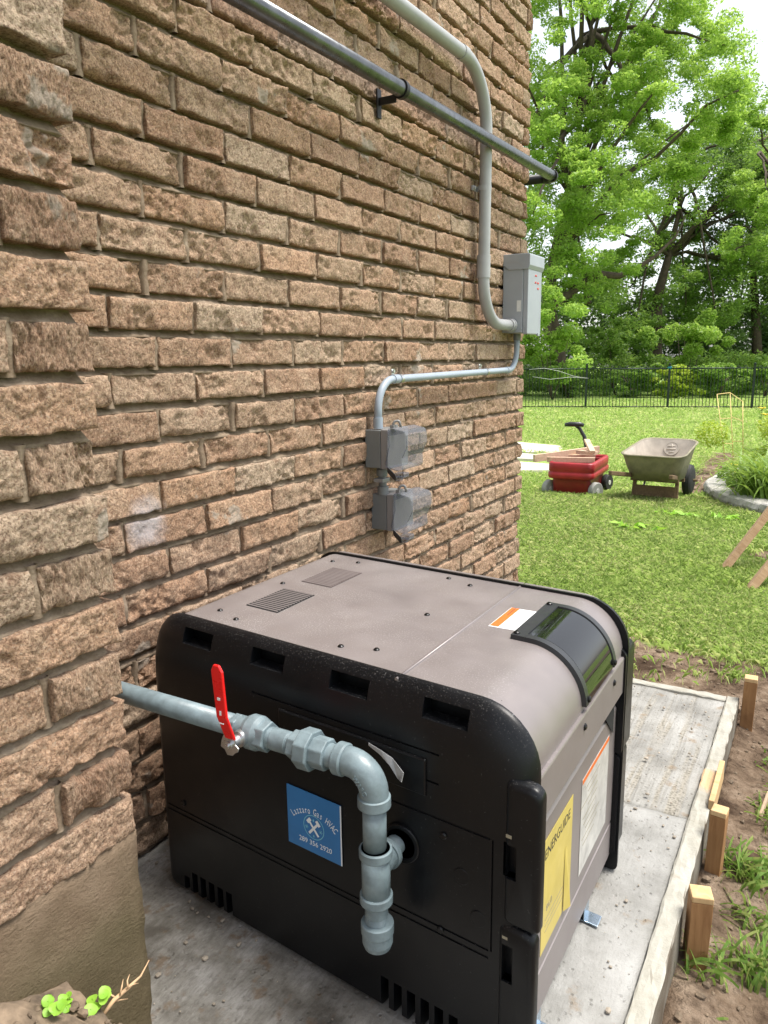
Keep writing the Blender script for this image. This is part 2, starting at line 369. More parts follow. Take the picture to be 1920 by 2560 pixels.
M = dict(brick=m_brick(), mortar=m_mortar(), found=m_foundation(), conc=m_concrete(False), conc2=m_concrete(True), board=m_board(),
    stake=m_wood('stake_wood', (.24,.12,.05), (.38,.21,.095)), stakecut=m_wood('cut_end', (.48,.31,.15), (.62,.44,.24)), lumber=m_wood('lumber', (.36,.22,.12), (.52,.36,.22)),
    scrap=m_wood('pale_lumber', (.52,.36,.25), (.68,.50,.36)), oldwood=m_wood('weathered_wood', (.10,.065,.035), (.20,.135,.075)),
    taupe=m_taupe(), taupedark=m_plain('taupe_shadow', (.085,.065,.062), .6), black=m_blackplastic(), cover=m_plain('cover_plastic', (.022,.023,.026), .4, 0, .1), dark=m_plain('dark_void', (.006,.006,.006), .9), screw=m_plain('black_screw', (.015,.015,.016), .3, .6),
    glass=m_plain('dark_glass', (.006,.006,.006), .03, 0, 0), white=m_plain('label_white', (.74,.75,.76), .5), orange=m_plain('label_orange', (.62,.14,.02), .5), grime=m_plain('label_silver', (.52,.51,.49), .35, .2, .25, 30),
    yellow=m_plain('label_yellow', (.50,.40,.10), .45, 0, .12, 14), ink=m_plain('ink', (.03,.03,.03), .6), inkgrey=m_plain('ink_grey', (.28,.25,.18), .6), blue=m_plain('sticker_blue', (.035,.18,.44), .35, 0, .06), txt=m_plain('sticker_text', (.80,.84,.86), .4, 0, .02), cyan=m_plain('sticker_cyan', (.22,.55,.68), .4, 0, .03),
    gas=m_plain('pipe_paint', (.165,.215,.235), .40, 0, .28, 34, .5, 110), brass=m_plain('brass', (.55,.42,.20), .3, .9), zinc=m_plain('zinc', (.55,.56,.57), .3, .9, .15), red=m_plain('red_vinyl', (.72,.012,.012), .3, 0, .05), foil=m_plain('foil_tape', (.50,.50,.51), .35, .2, .25, 60, .8, 60),
    steel=m_plain('galvanised', (.12,.125,.13), .3, .9, .2, 25), blackmetal=m_plain('black_metal', (.012,.012,.013), .45, .3), pvc=m_plain('grey_pvc', (.33,.335,.345), .42, 0, .08, 14), pvcblue=m_plain('blue_grey_pvc', (.30,.35,.41), .4, 0, .08, 14),
    boxgrey=m_plain('box_grey', (.32,.345,.375), .4, .1, .06, 8), outlet=m_plain('outlet_grey', (.165,.175,.175), .5, 0, .06), outlet2=m_plain('outlet_cover', (.23,.225,.225), .45, 0, .06), clear=m_clear(), redink=m_plain('red_ink', (.6,.05,.03), .6), bracketzinc=m_plain('blued_zinc', (.40,.50,.60), .28, .85, .2, 40),
    wagon=m_plain('wagon_red', (.20,.010,.013), .42, 0, .2, 9), wagonhi=m_plain('wagon_red_rim', (.34,.018,.024), .45, 0, .2, 9), tyre=m_plain('tyre', (.022,.022,.022), .75, 0, .2, 30), hub=m_plain('hub_white', (.52,.52,.49), .5), handle=m_plain('handle_black', (.018,.018,.02), .3), treadgrey=m_plain('grey_tread', (.30,.30,.28), .7),
    tray=m_plain('tray_green', (.22,.195,.125), .55, 0, .3, 10), trayin=m_plain('tray_dust', (.42,.37,.31), .8, 0, .2, 9), emblem=m_plain('emblem', (.46,.41,.345), .8), fence=m_plain('fence_black', (.012,.022,.02), .4, .3), string=m_plain('blue_string', (.02,.22,.35), .6), wire=m_plain('white_wire', (.6,.6,.58), .5), trellis=m_plain('trellis_yellow', (.68,.52,.20), .6),
    stone=m_plain('garden_stone', (.40,.385,.35), .95, 0, .3, 22, 1.0, 60), paver=m_plain('paver', (.60,.56,.47), .9, 0, .1, 12, .5, 60), bark=m_plain('bark', (.075,.055,.04), .95, 0, .4, 6, 1.0, 14), soil=m_plain('clay_soil', (.16,.118,.08), 1, 0, .55, 40, 1.0, 160), pebble=m_plain('pebble', (.30,.26,.21), .9, 0, .4, 9), root=m_plain('dry_root', (.50,.33,.19), .8),
    petal=m_plain('petal_yellow', (.85,.62,.03), .6),
    leafA=m_leaf('leaf_light', (.16,.29,.04), (.245,.40,.068), (.36,.51,.12), .5), leafB=m_leaf('leaf_mid', (.11,.21,.035), (.17,.30,.052), (.25,.39,.085), .5), leafC=m_leaf('leaf_dark', (.06,.115,.032), (.095,.17,.046), (.14,.23,.065), .5), leafL=m_leaf('leaf_lime', (.20,.30,.02), (.30,.42,.04), (.42,.50,.07)),
    lily=m_leaf('lily_leaf', (.12,.22,.03), (.19,.31,.05), (.28,.40,.08), .35), seed=m_leaf('seedling', (.20,.42,.035), (.27,.52,.05), (.36,.60,.09), .3), grass=m_leaf('grass_blade', (.22,.35,.07), (.37,.52,.15), (.64,.62,.35), .45, .6), tuft=m_leaf('tuft_blade', (.09,.17,.025), (.15,.26,.045), (.33,.36,.12), .35, .55), ground=m_ground())

# ================================================================== GROUND
def gz0(y):
    y = np.asarray(y, float)
    return np.where(y < 2.6, -.11, np.where(y < 8, -.11 - .055*(y-2.6), -.407 - .014*(y-8)))
def fbm(x, y, s, o=3):
    return sum(mnoise.noise(Vector((x*s*2**k, y*s*2**k, 3.7*k+s))) / 2**k for k in range(o))
def dirt_at(x, y):
    """1 = bare soil, 0 = lawn"""
    d = 0.0
    if x > .93 and y < 2.7: d = max(d, 1.0 - .45*max(0, min(1, (x-1.45)/.4)))
    if y > 2.25 and y < 3.6 and x > -.4: d = max(d, 1.12 - abs(y - 2.62 - .20*max(0, .9-x))/.66 - max(0, x-1.05)*.8)
    if y <= 2.3 and x <= .95: d = 1.0
    pth = abs(x - (-.02 - .03*(y-9))); 
    if 8.3 < y < 12.6: d = max(d, 1.0 - pth/.34)
    for (cx, cy, r, a) in ((.80, 4.16, .22, .6), (.95, 5.2, .35, .9), (.55, 4.55, .18, .5), (-.05, 5.5, .22, .42), (.1, 4.1, .25, .42)):
        d = max(d, a*(1.25 - math.hypot(x-cx, y-cy)/r))
    return max(0.0, min(1.0, d))
def gz(x, y):
    z = float(gz0(y))
    d = dirt_at(x, y) if -1 < x < 3 and y < 13 else 0
    z += d * .018 * fbm(x, y, 9, 3) + .008*fbm(x, y, 2.2, 2)
    if y < 2.335 and x < .965: z = min(z, -.15)
    if x > .98 and x < 1.12 and y < 2.5: z += .035*(1-(x-.98)/.14)          # little trench along the form board
    return z
xs = np.concatenate([-np.geomspace(600, 3.2, 22), np.arange(-3.0, -.6, .12), np.arange(-.6, 1.9, .03), np.arange(1.9, 3.4, .12), np.geomspace(3.5, 600, 22)])
ys = np.concatenate([-np.geomspace(60, 1.2, 8), np.arange(-1.0, .6, .1), np.arange(.6, 3.6, .03), np.arange(3.6, 9, .07), np.arange(9, 14, .25), np.geomspace(14.2, 1200, 40)])
V = np.array([(x, y, gz(x, y)) for y in ys for x in xs]); nx_, ny_ = len(xs), len(ys)
ii = np.arange(nx_*ny_).reshape(ny_, nx_)
F = np.stack([ii[:-1, :-1], ii[:-1, 1:], ii[1:, 1:], ii[1:, :-1]], -1).reshape(-1, 4)
gm = fast_mesh('lawn', V, F, [('dirt', 'POINT', [dirt_at(a, b) if -2 < a < 4 and b < 14 else 0 for a, b, c in V])], True)
tag(link('lawn', gm, M['ground']), kind='structure')

# concrete pad: two pours, separated by a shallow joint
def slab(name, x0, x1, y0, y1, zt, m, res=.02, amp=.002):
    nx, ny = max(2, int((x1-x0)/res)), max(2, int((y1-y0)/res))
    gx, gy = np.linspace(x0, x1, nx), np.linspace(y0, y1, ny)
    v = [(x + .003*mnoise.noise(Vector((x*30, y*30, 1))), y + .004*mnoise.noise(Vector((x*30, y*30, 9))), zt + amp*fbm(x, y, 14, 3)) for y in gy for x in gx]
    i = np.arange(nx*ny).reshape(ny, nx); f = [tuple(q) for q in np.stack([i[:-1,:-1], i[:-1,1:], i[1:,1:], i[1:,:-1]], -1).reshape(-1, 4)]
    b = list(i[0]) + list(i[1:, -1]) + list(i[-1, :-1][::-1]) + list(i[1:-1, 0][::-1])
    n0 = len(v); v += [(v[k][0], v[k][1], -.17) for k in b]
    for k in range(len(b)): f.append((b[k], n0+k, n0+(k+1)%len(b), b[(k+1)%len(b)]))
    mb = MB(); mb.add(v, f, True); o = mb.build(name, m); return tag(o, kind='structure')
slab('concrete_pad', -.02, .951, .30, 1.640, 0.0, M['conc'])
slab('concrete_pad', -.02, .951, 1.648, 2.318, -.006, M['conc2'], amp=.003)
# clay piled against the projecting wall, bottom left
mv = []; gx, gy = np.linspace(.33, .95, 50), np.linspace(.05, .72, 54)
for y in gy:
    for x in gx:
        h = .262 - .55*max(0, y-.43) - 3.2*max(0, y-.520)
        h -= .22*max(0, x-.40)
        h += .016*fbm(x, y, 26, 5) + .010*abs(mnoise.noise(Vector((x*60, y*60, 2))))
        mv.append((x, y, max(h, -.05)))
i = np.arange(len(gx)*len(gy)).reshape(len(gy), len(gx))
mb = MB(); mb.add(mv, [tuple(q) for q in np.stack([i[:-1,:-1], i[:-1,1:], i[1:,1:], i[1:,:-1]], -1).reshape(-1, 4)], True)
tag(mb.build('soil', M['soil']), kind='structure')

# ================================================================== BRICK HOUSE
house = empty('brick_house', (0, 2, 0), 'tan rough-faced brick house whose projecting corner and long side wall fill the left', 'house')
COURSE, BH, BL, HJ = .0705, .0555, .2135, .0095
BED0 = 1.0625
def brick_mesh(seed, L, H, res, rough, ends=False):
    nx, nz = int(L/res), int(H/res); rnd = random.Random(seed); off = Vector((rnd.uniform(0, 90), rnd.uniform(0, 90), rnd.uniform(0, 90)))
    lip = rnd.choice([0, 0, .004, .006]); tilt = rnd.uniform(-.002, .003); gpos = rnd.uniform(-.3, .3)
    verts = []; 
    for j in range(nz+1):
        for i in range(nx+1):
            y = L*i/nx - L/2; z = H*j/nz - H/2
            p = Vector((y, z, 0)) + off
            d = min(L/2-abs(y), H/2-abs(z))
            f = .0040*mnoise.noise(p*13) + .0020*mnoise.noise(p*42) + .0016*mnoise.noise(p*105) + .0014*mnoise.noise(p*230)
            cr = abs(mnoise.noise(p*24 + Vector((3, 8, 2)))); f -= .0040*max(0, .10-cr)/.10*max(0, .2+mnoise.noise(p*11)) ; cr = abs(mnoise.noise(p*58)); f -= .0016*max(0, .13-cr)/.13
            g = max(0.0, min(1.0, (mnoise.noise(p*Vector((9, 9, 9)).x) + .25*mnoise.noise(p*50) + rough - .35)*3.0))
            f -= g*(.006 + .007*(.5+mnoise.noise(p*75)) + .005*mnoise.noise(p*150))
            f += lip*math.exp(-(z+H/2)/.008)*(.6+mnoise.noise(p*28)) + tilt*(z/H)*2
            f -= (.0018 + .005*max(0, mnoise.noise(p*33)))*math.exp(-d/.0026)
            ch = max(0, mnoise.noise(p*19 + Vector((7, 3, 1))) - .18); f -= ch*.019*math.exp(-d/.009)
            e = math.exp(-d/.003)
            yy = y + e*.0028*mnoise.noise(p*48 + Vector((0, 0, 5))); zz = z + e*.0030*mnoise.noise(p*40 + Vector((0, 0, 9)))
            verts.append((f - .002, yy, zz))
    fs = []; id_ = lambda i, j: j*(nx+1)+i
    for j in range(nz):
        for i in range(nx): fs.append((id_(i, j), id_(i+1, j), id_(i+1, j+1), id_(i, j+1)))
    b = [id_(i, 0) for i in range(nx+1)] + [id_(nx, j) for j in range(1, nz+1)] + [id_(i, nz) for i in range(nx-1, -1, -1)] + [id_(0, j) for j in range(nz-1, 0, -1)]
    n0 = len(verts); nb = len(b); back = -.055 if not ends else -.10
    verts += [(back, verts[k][1], verts[k][2]) for k in b]
    for k in range(nb): fs.append((b[k], n0+k, n0+(k+1)%nb, b[(k+1)%nb]))
    me = bpy.data.meshes.new('brick'); me.from_pydata(verts, [], fs)
    me.polygons.foreach_set('use_smooth', [True]*(nx*nz) + [False]*nb)
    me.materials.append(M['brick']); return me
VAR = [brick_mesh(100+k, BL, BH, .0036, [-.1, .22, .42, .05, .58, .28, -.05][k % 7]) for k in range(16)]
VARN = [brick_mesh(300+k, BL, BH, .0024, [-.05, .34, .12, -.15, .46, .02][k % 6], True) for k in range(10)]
def mortar_part(name, y0, y1, z0, z1, x, parent, res=.012):
    """weathered bed joints: flush on the brick below, deep under the brick above"""
    prof = []; k0 = math.floor((z0-BED0)/COURSE); k = k0
    while BED0 + k*COURSE < z1:
        zb = BED0 + k*COURSE
        prof += [(zb-.0084, -.011), (zb-.004, -.017), (zb+.0040, -.026), (zb+.0080, -.030), (zb+.0125, -.027), (zb+COURSE-.0100, -.024)]
        k += 1
    ny = int((y1-y0)/res)+1; ygr = np.linspace(y0, y1, ny); v = []
    for z, dx in prof:
        for y in ygr:
            q = Vector((y, z, 2.0)); v.append((x + dx + .0035*mnoise.noise(q*45) + .002*mnoise.noise(q*120), y, z + .0018*mnoise.noise(q*60)))
    n = len(prof); i = np.arange(n*ny).reshape(n, ny)
    mb = MB(); mb.add(v, [tuple(q) for q in np.stack([i[:-1,:-1], i[:-1,1:], i[1:,1:], i[1:,:-1]], -1).reshape(-1, 4)], True)
    return mb
WY0, WY1, WZ1 = .30, 3.172, 3.1
def head_joint(mb, x, y0, y1, zc):
    n = 7; rings = []
    for k in range(n+1):
        z = zc - BH/2 - .006 + (BH+.010)*k/n; q = Vector((y0*3, z, 5.0))
        o = x - .0095 + .005*mnoise.noise(q*38) + .002*mnoise.noise(q*110); e = .0015*mnoise.noise(q*55)
        rings.append([Vector((x-.03, y0-.004, z)), Vector((o-.002, y0-.002+e, z)), Vector((o, (y0+y1)/2, z)), Vector((o-.002, y1+.002+e, z)), Vector((x-.03, y1+.004, z))])
    mb.loft(rings, True, False, False, False)
stuff_bricks = MB(); nb_ = 0
COARSE = []
for k in range(8):
    me_ = brick_mesh(500+k, BL, BH, .0080, [.05, .4, .2, .55][k % 4]); COARSE.append(([tuple(v.co) for v in me_.vertices], [tuple(p.vertices) for p in me_.polygons])); bpy.data.meshes.remove(me_)
def stuff_brick(x, a, b, zc):
    vs, fs = random.choice(COARSE); stuff_bricks.add([(x+p[0], (a+b)/2 + p[1]*(b-a)/BL, zc+p[2]) for p in vs], fs)
def put_brick(var, x, yc, zc, ln, par, jx):
    o = bpy.data.objects.new('brick', var); COL.objects.link(o); o.parent = par; o.matrix_parent_inverse = world_of(par).inverted()
    o.location = (x + jx, yc, zc); o.scale = (1, ln/BL, 1); o.rotation_euler = (random.uniform(-.006, .006), 0, random.uniform(-.008, .008))
    return o
cand = []
k = math.floor((-.1-BED0)/COURSE)
while BED0 + (k+1)*COURSE < WZ1:
    zc = BED0 + k*COURSE + COURSE/2
    st = .09 + (0 if (k % 2) == 0 else .1115) + random.uniform(-.012, .012)
    y = st - .2235
    while y < WY1:
        a = max(y + random.uniform(-.004, .004), WY0); b = min(y + .223 - HJ, WY1)
        if WY1 - b < .03: b = WY1
        if b - a > .03: cand.append((a, b, zc + random.uniform(-.0015, .0015)))
        y += .223
    k += 1
wmb = mortar_part('wall', WY0, WY1-.012, -.15, WZ1, 0, house)
for (a, b, z), (a2, b2, z2) in zip(cand, cand[1:]):
    if abs(z2-z) < .01 and 0 < a2-b < .05: head_joint(wmb, 0, b, a2, z)
wmb.box((-4, -1.2, -.3), (-.052, WY1-.012, WZ1)); wall = wmb.build('wall', M['mortar'], house)
def shows(a, b, z):
    pts = [proj((0, q, z)) for q in (a, (a+b)/2, b)]
    if not any(-20 < u < 1940 and -30 < v < 2570 for u, v, d in pts): return False
    if b < .86: return False
    u, v, d = proj((0, (a+b)/2, z+BH/2))                 # hidden behind the heater?
    if u > 829 and v > 1400 + (u-829)*.165: return False
    if u <= 829 and a > .97 and v > 1575 - (u-400)*.43: return False
    return True
for (a, b, z) in cand:
    if shows(a, b, z):
        put_brick(random.choice(VAR), 0, (a+b)/2, z, b-a, wall, random.uniform(-.005, .004)); nb_ += 1
    else: stuff_brick(0, a, b, z)
pcand = []; k = math.floor((.37-BED0)/COURSE)
pmb = mortar_part('projecting_wall', -.6, .645-.012, .36, WZ1, .36, house)
# bricks of the projecting wall: headers and stretchers alternate at its corner
while BED0 + (k+1)*COURSE < WZ1:
    zc = BED0 + k*COURSE + COURSE/2; hdr = (k % 2) == 1
    y1 = .645; first = True
    while y1 > -.55:
        ln = (.104 if hdr else .2135) if first else .2135
        jit = random.uniform(-.005, .003) if first else 0
        pcand.append((y1-ln, y1+jit, zc)); head_joint(pmb, .36, y1-ln-HJ, y1-ln, zc)
        y1 = y1 - ln - HJ; first = False
    k += 1
pmb.box((-.05, -.6, .355), (.36-.05, .645-.012, WZ1)); pier = pmb.build('projecting_wall', M['mortar'], house)
for (a, b, zc) in pcand:
    if b > .36 and zc < 1.62: put_brick(random.choice(VARN), .36, (a+b)/2, zc, b-a, pier, random.uniform(-.003, .003)); nb_ += 1
    else: stuff_brick(.36, a, b, zc)
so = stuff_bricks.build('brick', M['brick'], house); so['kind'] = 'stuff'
# parged foundation below the bricks
def rough_box(name, a, b, m, par, res=.02, amp=.004, cham=0.0):
    mb = MB(); ny, nz = int((b[1]-a[1])/res)+1, int((b[2]-a[2])/res)+1
    gy, gz_ = np.linspace(a[1], b[1], ny), np.linspace(a[2], b[2], nz); v = []
    for z in gz_:
        for y in gy:
            e = math.exp(-(b[1]-y)/.02)
            v.append((b[0] + amp*fbm(y, z, 30, 4) - e*.003, y + e*(.006*mnoise.noise(Vector((z*22, 3, 1))) + .003*mnoise.noise(Vector((z*70, 3, 1)))), z))
    i = np.arange(ny*nz).reshape(nz, ny); f = [tuple(q) for q in np.stack([i[:-1,:-1], i[:-1,1:], i[1:,1:], i[1:,:-1]], -1).reshape(-1, 4)]
    bd = list(i[0]) + list(i[1:, -1]) + list(i[-1, :-1][::-1]) + list(i[1:-1, 0][::-1]); n0 = len(v)
    v += [(a[0], v[q][1], v[q][2]) for q in bd]
    for q in range(len(bd)): f.append((bd[q], n0+q, n0+(q+1)%len(bd), bd[(q+1)%len(bd)]))
    mb.add(v, f, True); return mb.build(name, m, par)
rough_box('foundation', (.0, -.6, -.2), (.354, .650, .366), M['found'], house)

# ================================================================== POOL HEATER
SH = .10
def HY(x): return .925 - SH*(x-.09)                       # near side of the heater runs slightly askew to the wall
def H(x, v, z): return Vector((x, HY(x) + v, z))         # heater coordinates: x from the wall, v along the wall, z up
heater = empty('pool_heater', H(.47, .29, 0), 'black and taupe gas pool heater standing on the concrete pad by the wall', 'heater')
ex_ = Vector((1, -SH, 0)).normalized(); ey_ = Vector((0, 1, 0))
X0, X1, ZT = .088, .858, .560
def hbox(mb, x0, x1, v0, v1, z0, z1):
    vs = [H(x, v, z) for z in (z0, z1) for (x, v) in ((x0, v0), (x1, v0), (x1, v1), (x0, v1))]
    return mb.add(vs, [(0,3,2,1),(4,5,6,7),(0,1,5,4),(1,2,6,5),(2,3,7,6),(3,0,4,7)])
def cap_mesh(v_face, v_back, sgn):
    """black end cap: rounded outline, soft shoulder rolled over the top"""
    rings = []
    for t, iv in ((0, None), (1, None)): pass
    prof = [(1.0, 0.0, 0.0), (.93, 0.0, 0.0), (.76, .0015, .003), (.54, .005, .012), (.32, .010, .028), (.15, .016, .050), (.045, .024, .072), (0.0, .032, .092)]
    for (tv, ins, tins) in prof:
        v = v_face + (v_back - v_face)*tv
        o = rrect(X0+ins, X1-ins, .004 + ins*.35, ZT-tins, (.012, .012, max(.03, .088-ins*.6), max(.03, .075-ins*.6)), 9)
        rings.append([H(x, v, z) for x, z in o])
    mb = MB(); mb.loft(rings, True, True, True); return mb.mesh('side_panel')
near = cap_mesh(0.0, .036, 1)
cut = []
def cutter(*a):
    mb = MB(); hbox(mb, *a); cut.append(mb.mesh('c'))
for x in (.220, .388, .556, .724): cutter(x-.0365, x+.0365, -.02, .062, .5175, .5445)
cutter(.820, .837, -.02, .05, .332, .382); cutter(.819, .835, -.02, .05, .172, .230)
for x in np.linspace(.158, .274, 6): cutter(x-.0075, x+.0075, -.02, .035, -.01, .058 - (.016 if x in (.158,) else 0))
for x in np.linspace(.622, .745, 6): cutter(x-.0075, x+.0075, -.02, .035, -.01, .066)
for (x0, x1, z) in ((.108, .595, .184), (.108, .60, .174)): cutter(x0, x1, -.02, .0015, z-.002, z+.002)
for (x0, x1, z) in ((.60, .80, .205), (.60, .80, .193), (.62, .80, .377)): cutter(x0, x1, -.02, .0018, z-.0018, z+.0018)
cutter(.803, .8055, -.02, .003, .205, .377)
cutter(.12, .62, -.02, .002, .388, .391)
cutter(.36, .72, -.02, .003, .428, .431); cutter(.36, .72, -.02, .003, .472, .475)
mb = MB(); mb.cyl(H(.657, -.02, .315), H(.657, .05, .315), .024, 28); cut.append(mb.mesh('c'))
near = boolean(near, cut)
near.polygons.foreach_set('use_smooth', [True]*len(near.polygons))
np_ = link('side_panel', near, M['black'], heater); em = np_.modifiers.new('es', 'EDGE_SPLIT'); em.split_angle = math.radians(28)
tag(np_, 'black slotted plastic side panel facing the camera')
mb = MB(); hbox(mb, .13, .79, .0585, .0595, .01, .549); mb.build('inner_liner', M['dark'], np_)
# front flange of the near panel, with the ear below the shoulder
def flange(x0, x1, z0, z1, hole, par, vb=.016, vf=-.004):
    sg = 1 if vb > vf else -1
    rings = [[H(x, v, z) for x, z in rrect(x0+i, x1-i, z0+i, z1-i*1.6, (.007, .006, .016, .010), 5)] for (v, i) in ((vb, 0), (vf+sg*.008, 0), (vf+sg*.004, .0012), (vf+sg*.0012, .0035), (vf, .0065))]
    mb = MB(); mb.loft(rings, True); me = mb.mesh('corner_flange')
    if hole: m2 = MB(); hbox(m2, hole[0], hole[1], -.03, .012, hole[2], hole[3]); me = boolean(me, [m2.mesh('c')]); me.polygons.foreach_set('use_smooth', [True]*len(me.polygons))
    return es(link('corner_flange', me, M['black'], par), 40)
flange(.822, .873, .262, .472, (.8245, .840, .332, .382), np_); flange(.816, .869, .004, .2595, (.822, .838, .172, .230), np_)
for (x, z) in ((.757, .302), (.784, .247)):
    mb = MB(); mb.lathe(H(x, .0005, z), -ey_, [(0, .0125), (.0012, .0125), (.0016, .0115), (.0016, 0)], 24); mb.build('knockout', M['black'], np_)
for (x, z) in ((.728, .354), (.723, .201), (.62, .195), (.165, .20)):
    mb = MB(); mb.lathe(H(x, 0, z), -ey_, [(0, .0055), (.002, .0055), (.0034, .0035), (.0034, 0)], 16); mb.build('screw', M['screw'], np_)
mb = MB(); mb.lathe(H(.657, -.0005, .315), -ey_, [(0, .024), (0, .0305), (.004, .0305), (.005, .029), (.005, .024), (0, .024)], 32); mb.build('grommet', M['black'], np_)
for (x, v, z) in ((.829, -.0045, .395), (.826, -.0035, .241)):
    mb = MB(); hbox(mb, x-.004, x+.004, v-.0006, v+.001, z-.0022, z+.0022); mb.build('mould_mark', M['inkgrey'], np_)
# foil tape torn off behind the elbow, thin plate it belonged to
mb = MB(); hbox(mb, .42, .70, -.0035, .002, .405, .462); mb.build('data_plate', M['black'], np_, .003)
pts = [(.60, .452), (.635, .447), (.668, .437), (.705, .418), (.703, .400), (.684, .395), (.664, .420), (.635, .436), (.60, .446)]
fv = [H(.640+(x-.66)*.62, -.005 - .012*max(0, (x-.62)/.09)*(.5+.5*math.sin(q*2.1)), (z-.42)*.7+.437) for q, (x, z) in enumerate(pts)]
mb = MB(); mb.add(fv, [(0, 1, 7, 8), (1, 2, 6, 7), (2, 3, 5, 6), (3, 4, 5)]); fo = mb.build('foil_tape', M['foil'], np_); sm = fo.modifiers.new('s', 'SOLIDIFY'); sm.thickness = .0008
# far end cap
far = cap_mesh(.598, .535, -1)
fp = link('side_panel', far, M['black'], heater); em = fp.modifiers.new('es', 'EDGE_SPLIT'); em.split_angle = math.radians(30); tag(fp, 'black far side panel with raised rim along the top')
flange(.800, .857, .262, .472, None, fp, .525, .602); flange(.800, .853, .045, .2595, None, fp, .527, .600)
# taupe sheet: flat top rolled down over the front
TX = [(.095, .40), (.100, .49)]
for k in range(9): a = math.radians(180 - 90*k/8); TX.append((.165 + .06*math.cos(a), .495 + .06*math.sin(a)))
TX2 = []
for k in range(15): a = math.radians(90 - 90*k/14); TX2.append((.757 + .090*math.cos(a), .465 + .090*math.sin(a)))
def sheet(prof, v0, v1, off=0.0):
    mb = MB(); rings = []
    pr = [(x, z) for x, z in prof]
    mb.loft([[H(x, v, z) for x, z in pr] for v in (v0, v1)], True, False, False, False); return mb
tp = sheet(TX + [(.634, .555)], .029, .565).build('top_panel', M['taupe'], heater); s_ = tp.modifiers.new('s', 'SOLIDIFY'); s_.thickness = .002; s_.offset = -1; es(tp)
fpn = sheet([(.637, .555)] + TX2 + [(.847, .459)], .029, .565).build('hood_panel', M['taupe'], heater); s_ = fpn.modifiers.new('s', 'SOLIDIFY'); s_.thickness = .002; s_.offset = -1; es(fpn)
mb = MB(); mb.tube([H(.6355, .024, .5548), H(.6355, .55, .5548)], .0028, 10); mb.build('seam_bead', M['taupe'], tp)
# front: lip, recessed intake, lower panel with a crease
mb = MB(); mb.loft([[H(x, v, z) for x, z in ((.838, .4585), (.852, .4585), (.853, .456), (.853, .388), (.850, .384), (.838, .384))] for v in (.03, .53)], False, True, True); lip = mb.build('front_lip', M['taupe'], heater)
mb = MB(); hbox(mb, .80, .833, .06, .515, .355, .384); mb.build('intake_recess', M['taupe'], heater)
mb = MB(); mb.loft([[H(x, v, z) for x, z in ((.80, .366), (.835, .366), (.843, .355), (.843, .117), (.8405, .115), (.8405, .112), (.843, .110), (.843, .040), (.835, .032), (.80, .032))] for v in (.03, .53)], False, True, True); lowp = mb.build('front_panel', M['taupe'], heater)
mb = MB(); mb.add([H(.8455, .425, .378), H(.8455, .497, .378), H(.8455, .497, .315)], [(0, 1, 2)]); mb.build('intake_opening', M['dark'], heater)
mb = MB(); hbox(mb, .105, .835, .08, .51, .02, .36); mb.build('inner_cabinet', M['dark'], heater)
# top screws and louvres
def topscrew(x, y, z=.555, par=tp, r=.0052):
    mb = MB(); mb.lathe((x, y, z), (0, 0, 1), [(0, r), (.0012, r), (.003, r*.62), (.003, .0016), (.0018, .0014), (.0018, 0)], 14); mb.build('screw', M['screw'], par)
for (x, y) in ((.199,1.007),(.258,.983),(.196,1.200),(.191,1.392),(.249,1.409),(.484,1.391),(.544,1.365),(.548,1.165),(.495,.963),(.553,.978)): topscrew(x, y)
for (v0, v1, mt, lab) in ((.142, .260, 'screw', 'dark open louvre grille'), (.318, .437, 'taupe', 'taupe louvre grille')):
    g = empty('louvre', H(.262, (v0+v1)/2, .556)); g.parent = None; setparent(g, tp)
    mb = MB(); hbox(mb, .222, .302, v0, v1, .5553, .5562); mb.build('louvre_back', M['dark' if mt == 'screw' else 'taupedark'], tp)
    bpy.data.objects.remove(g)
    mb = MB(); n = 14
    for k in range(n):
        c = v0 + (v1-v0)*(k+.5)/n; w_ = (v1-v0)/n
        mb.add([H(.224, c-w_*.14, .5563), H(.300, c-w_*.14, .5563), H(.300, c+w_*.10, .5574), H(.224, c+w_*.10, .5574), H(.300, c+w_*.13, .5563), H(.224, c+w_*.13, .5563)], [(0,1,2,3), (3,2,4,5), (0,3,5), (1,4,2)])
    tag(mb.build('louvre_slats', M['taupe'], tp), lab)
# control cover: black frame following the roll of the hood, dark glass inside
def hood_pt(s):
    """point and normal on the hood profile at arc length s from x=.70"""
    f = .757-.70; r = .090; q = r*math.pi/2
    if s < f: return (.70+s, .555), (0, 1)
    if s < f+q: a = math.pi/2 - (s-f)/r; return (.757 + r*math.cos(a), .465 + r*math.sin(a)), (math.cos(a), math.sin(a))
    return (.847, .465-(s-f-q)), (1, 0)
def hood_strip(s0, s1, v0, v1, h0, h1, n=22, sides=True):
    mb = MB(); A = []
    for k in range(n+1):
        (x, z), (nx, nz) = hood_pt(s0 + (s1-s0)*k/n)
        A.append([H(x+nx*h, v, z+nz*h) for (v, h) in ((v0, h0), (v0+.002, h1), (v1-.002, h1), (v1, h0))])
    mb.loft(A, True, True, True); return mb
S1 = .057 + .1413 - .004
cover = es(hood_strip(.022, .046, .262, .458, .0005, .0075).build('control_cover', M['cover'], heater))
es(hood_strip(.0462, S1, .262, .281, .0005, .0075).build('cover_side', M['cover'], cover)); es(hood_strip(.0462, S1, .439, .458, .0005, .0075).build('cover_side', M['cover'], cover))
tag(es(hood_strip(.0462, S1, .2812, .4388, .001, .0058, 40).build('display_window', M['glass'], cover)), 'dark glossy curved display window')
for (x, v) in ((.7285, .275), (.7285, .444)): topscrew(x, HY(x)+v, .5628, cover, .0055)
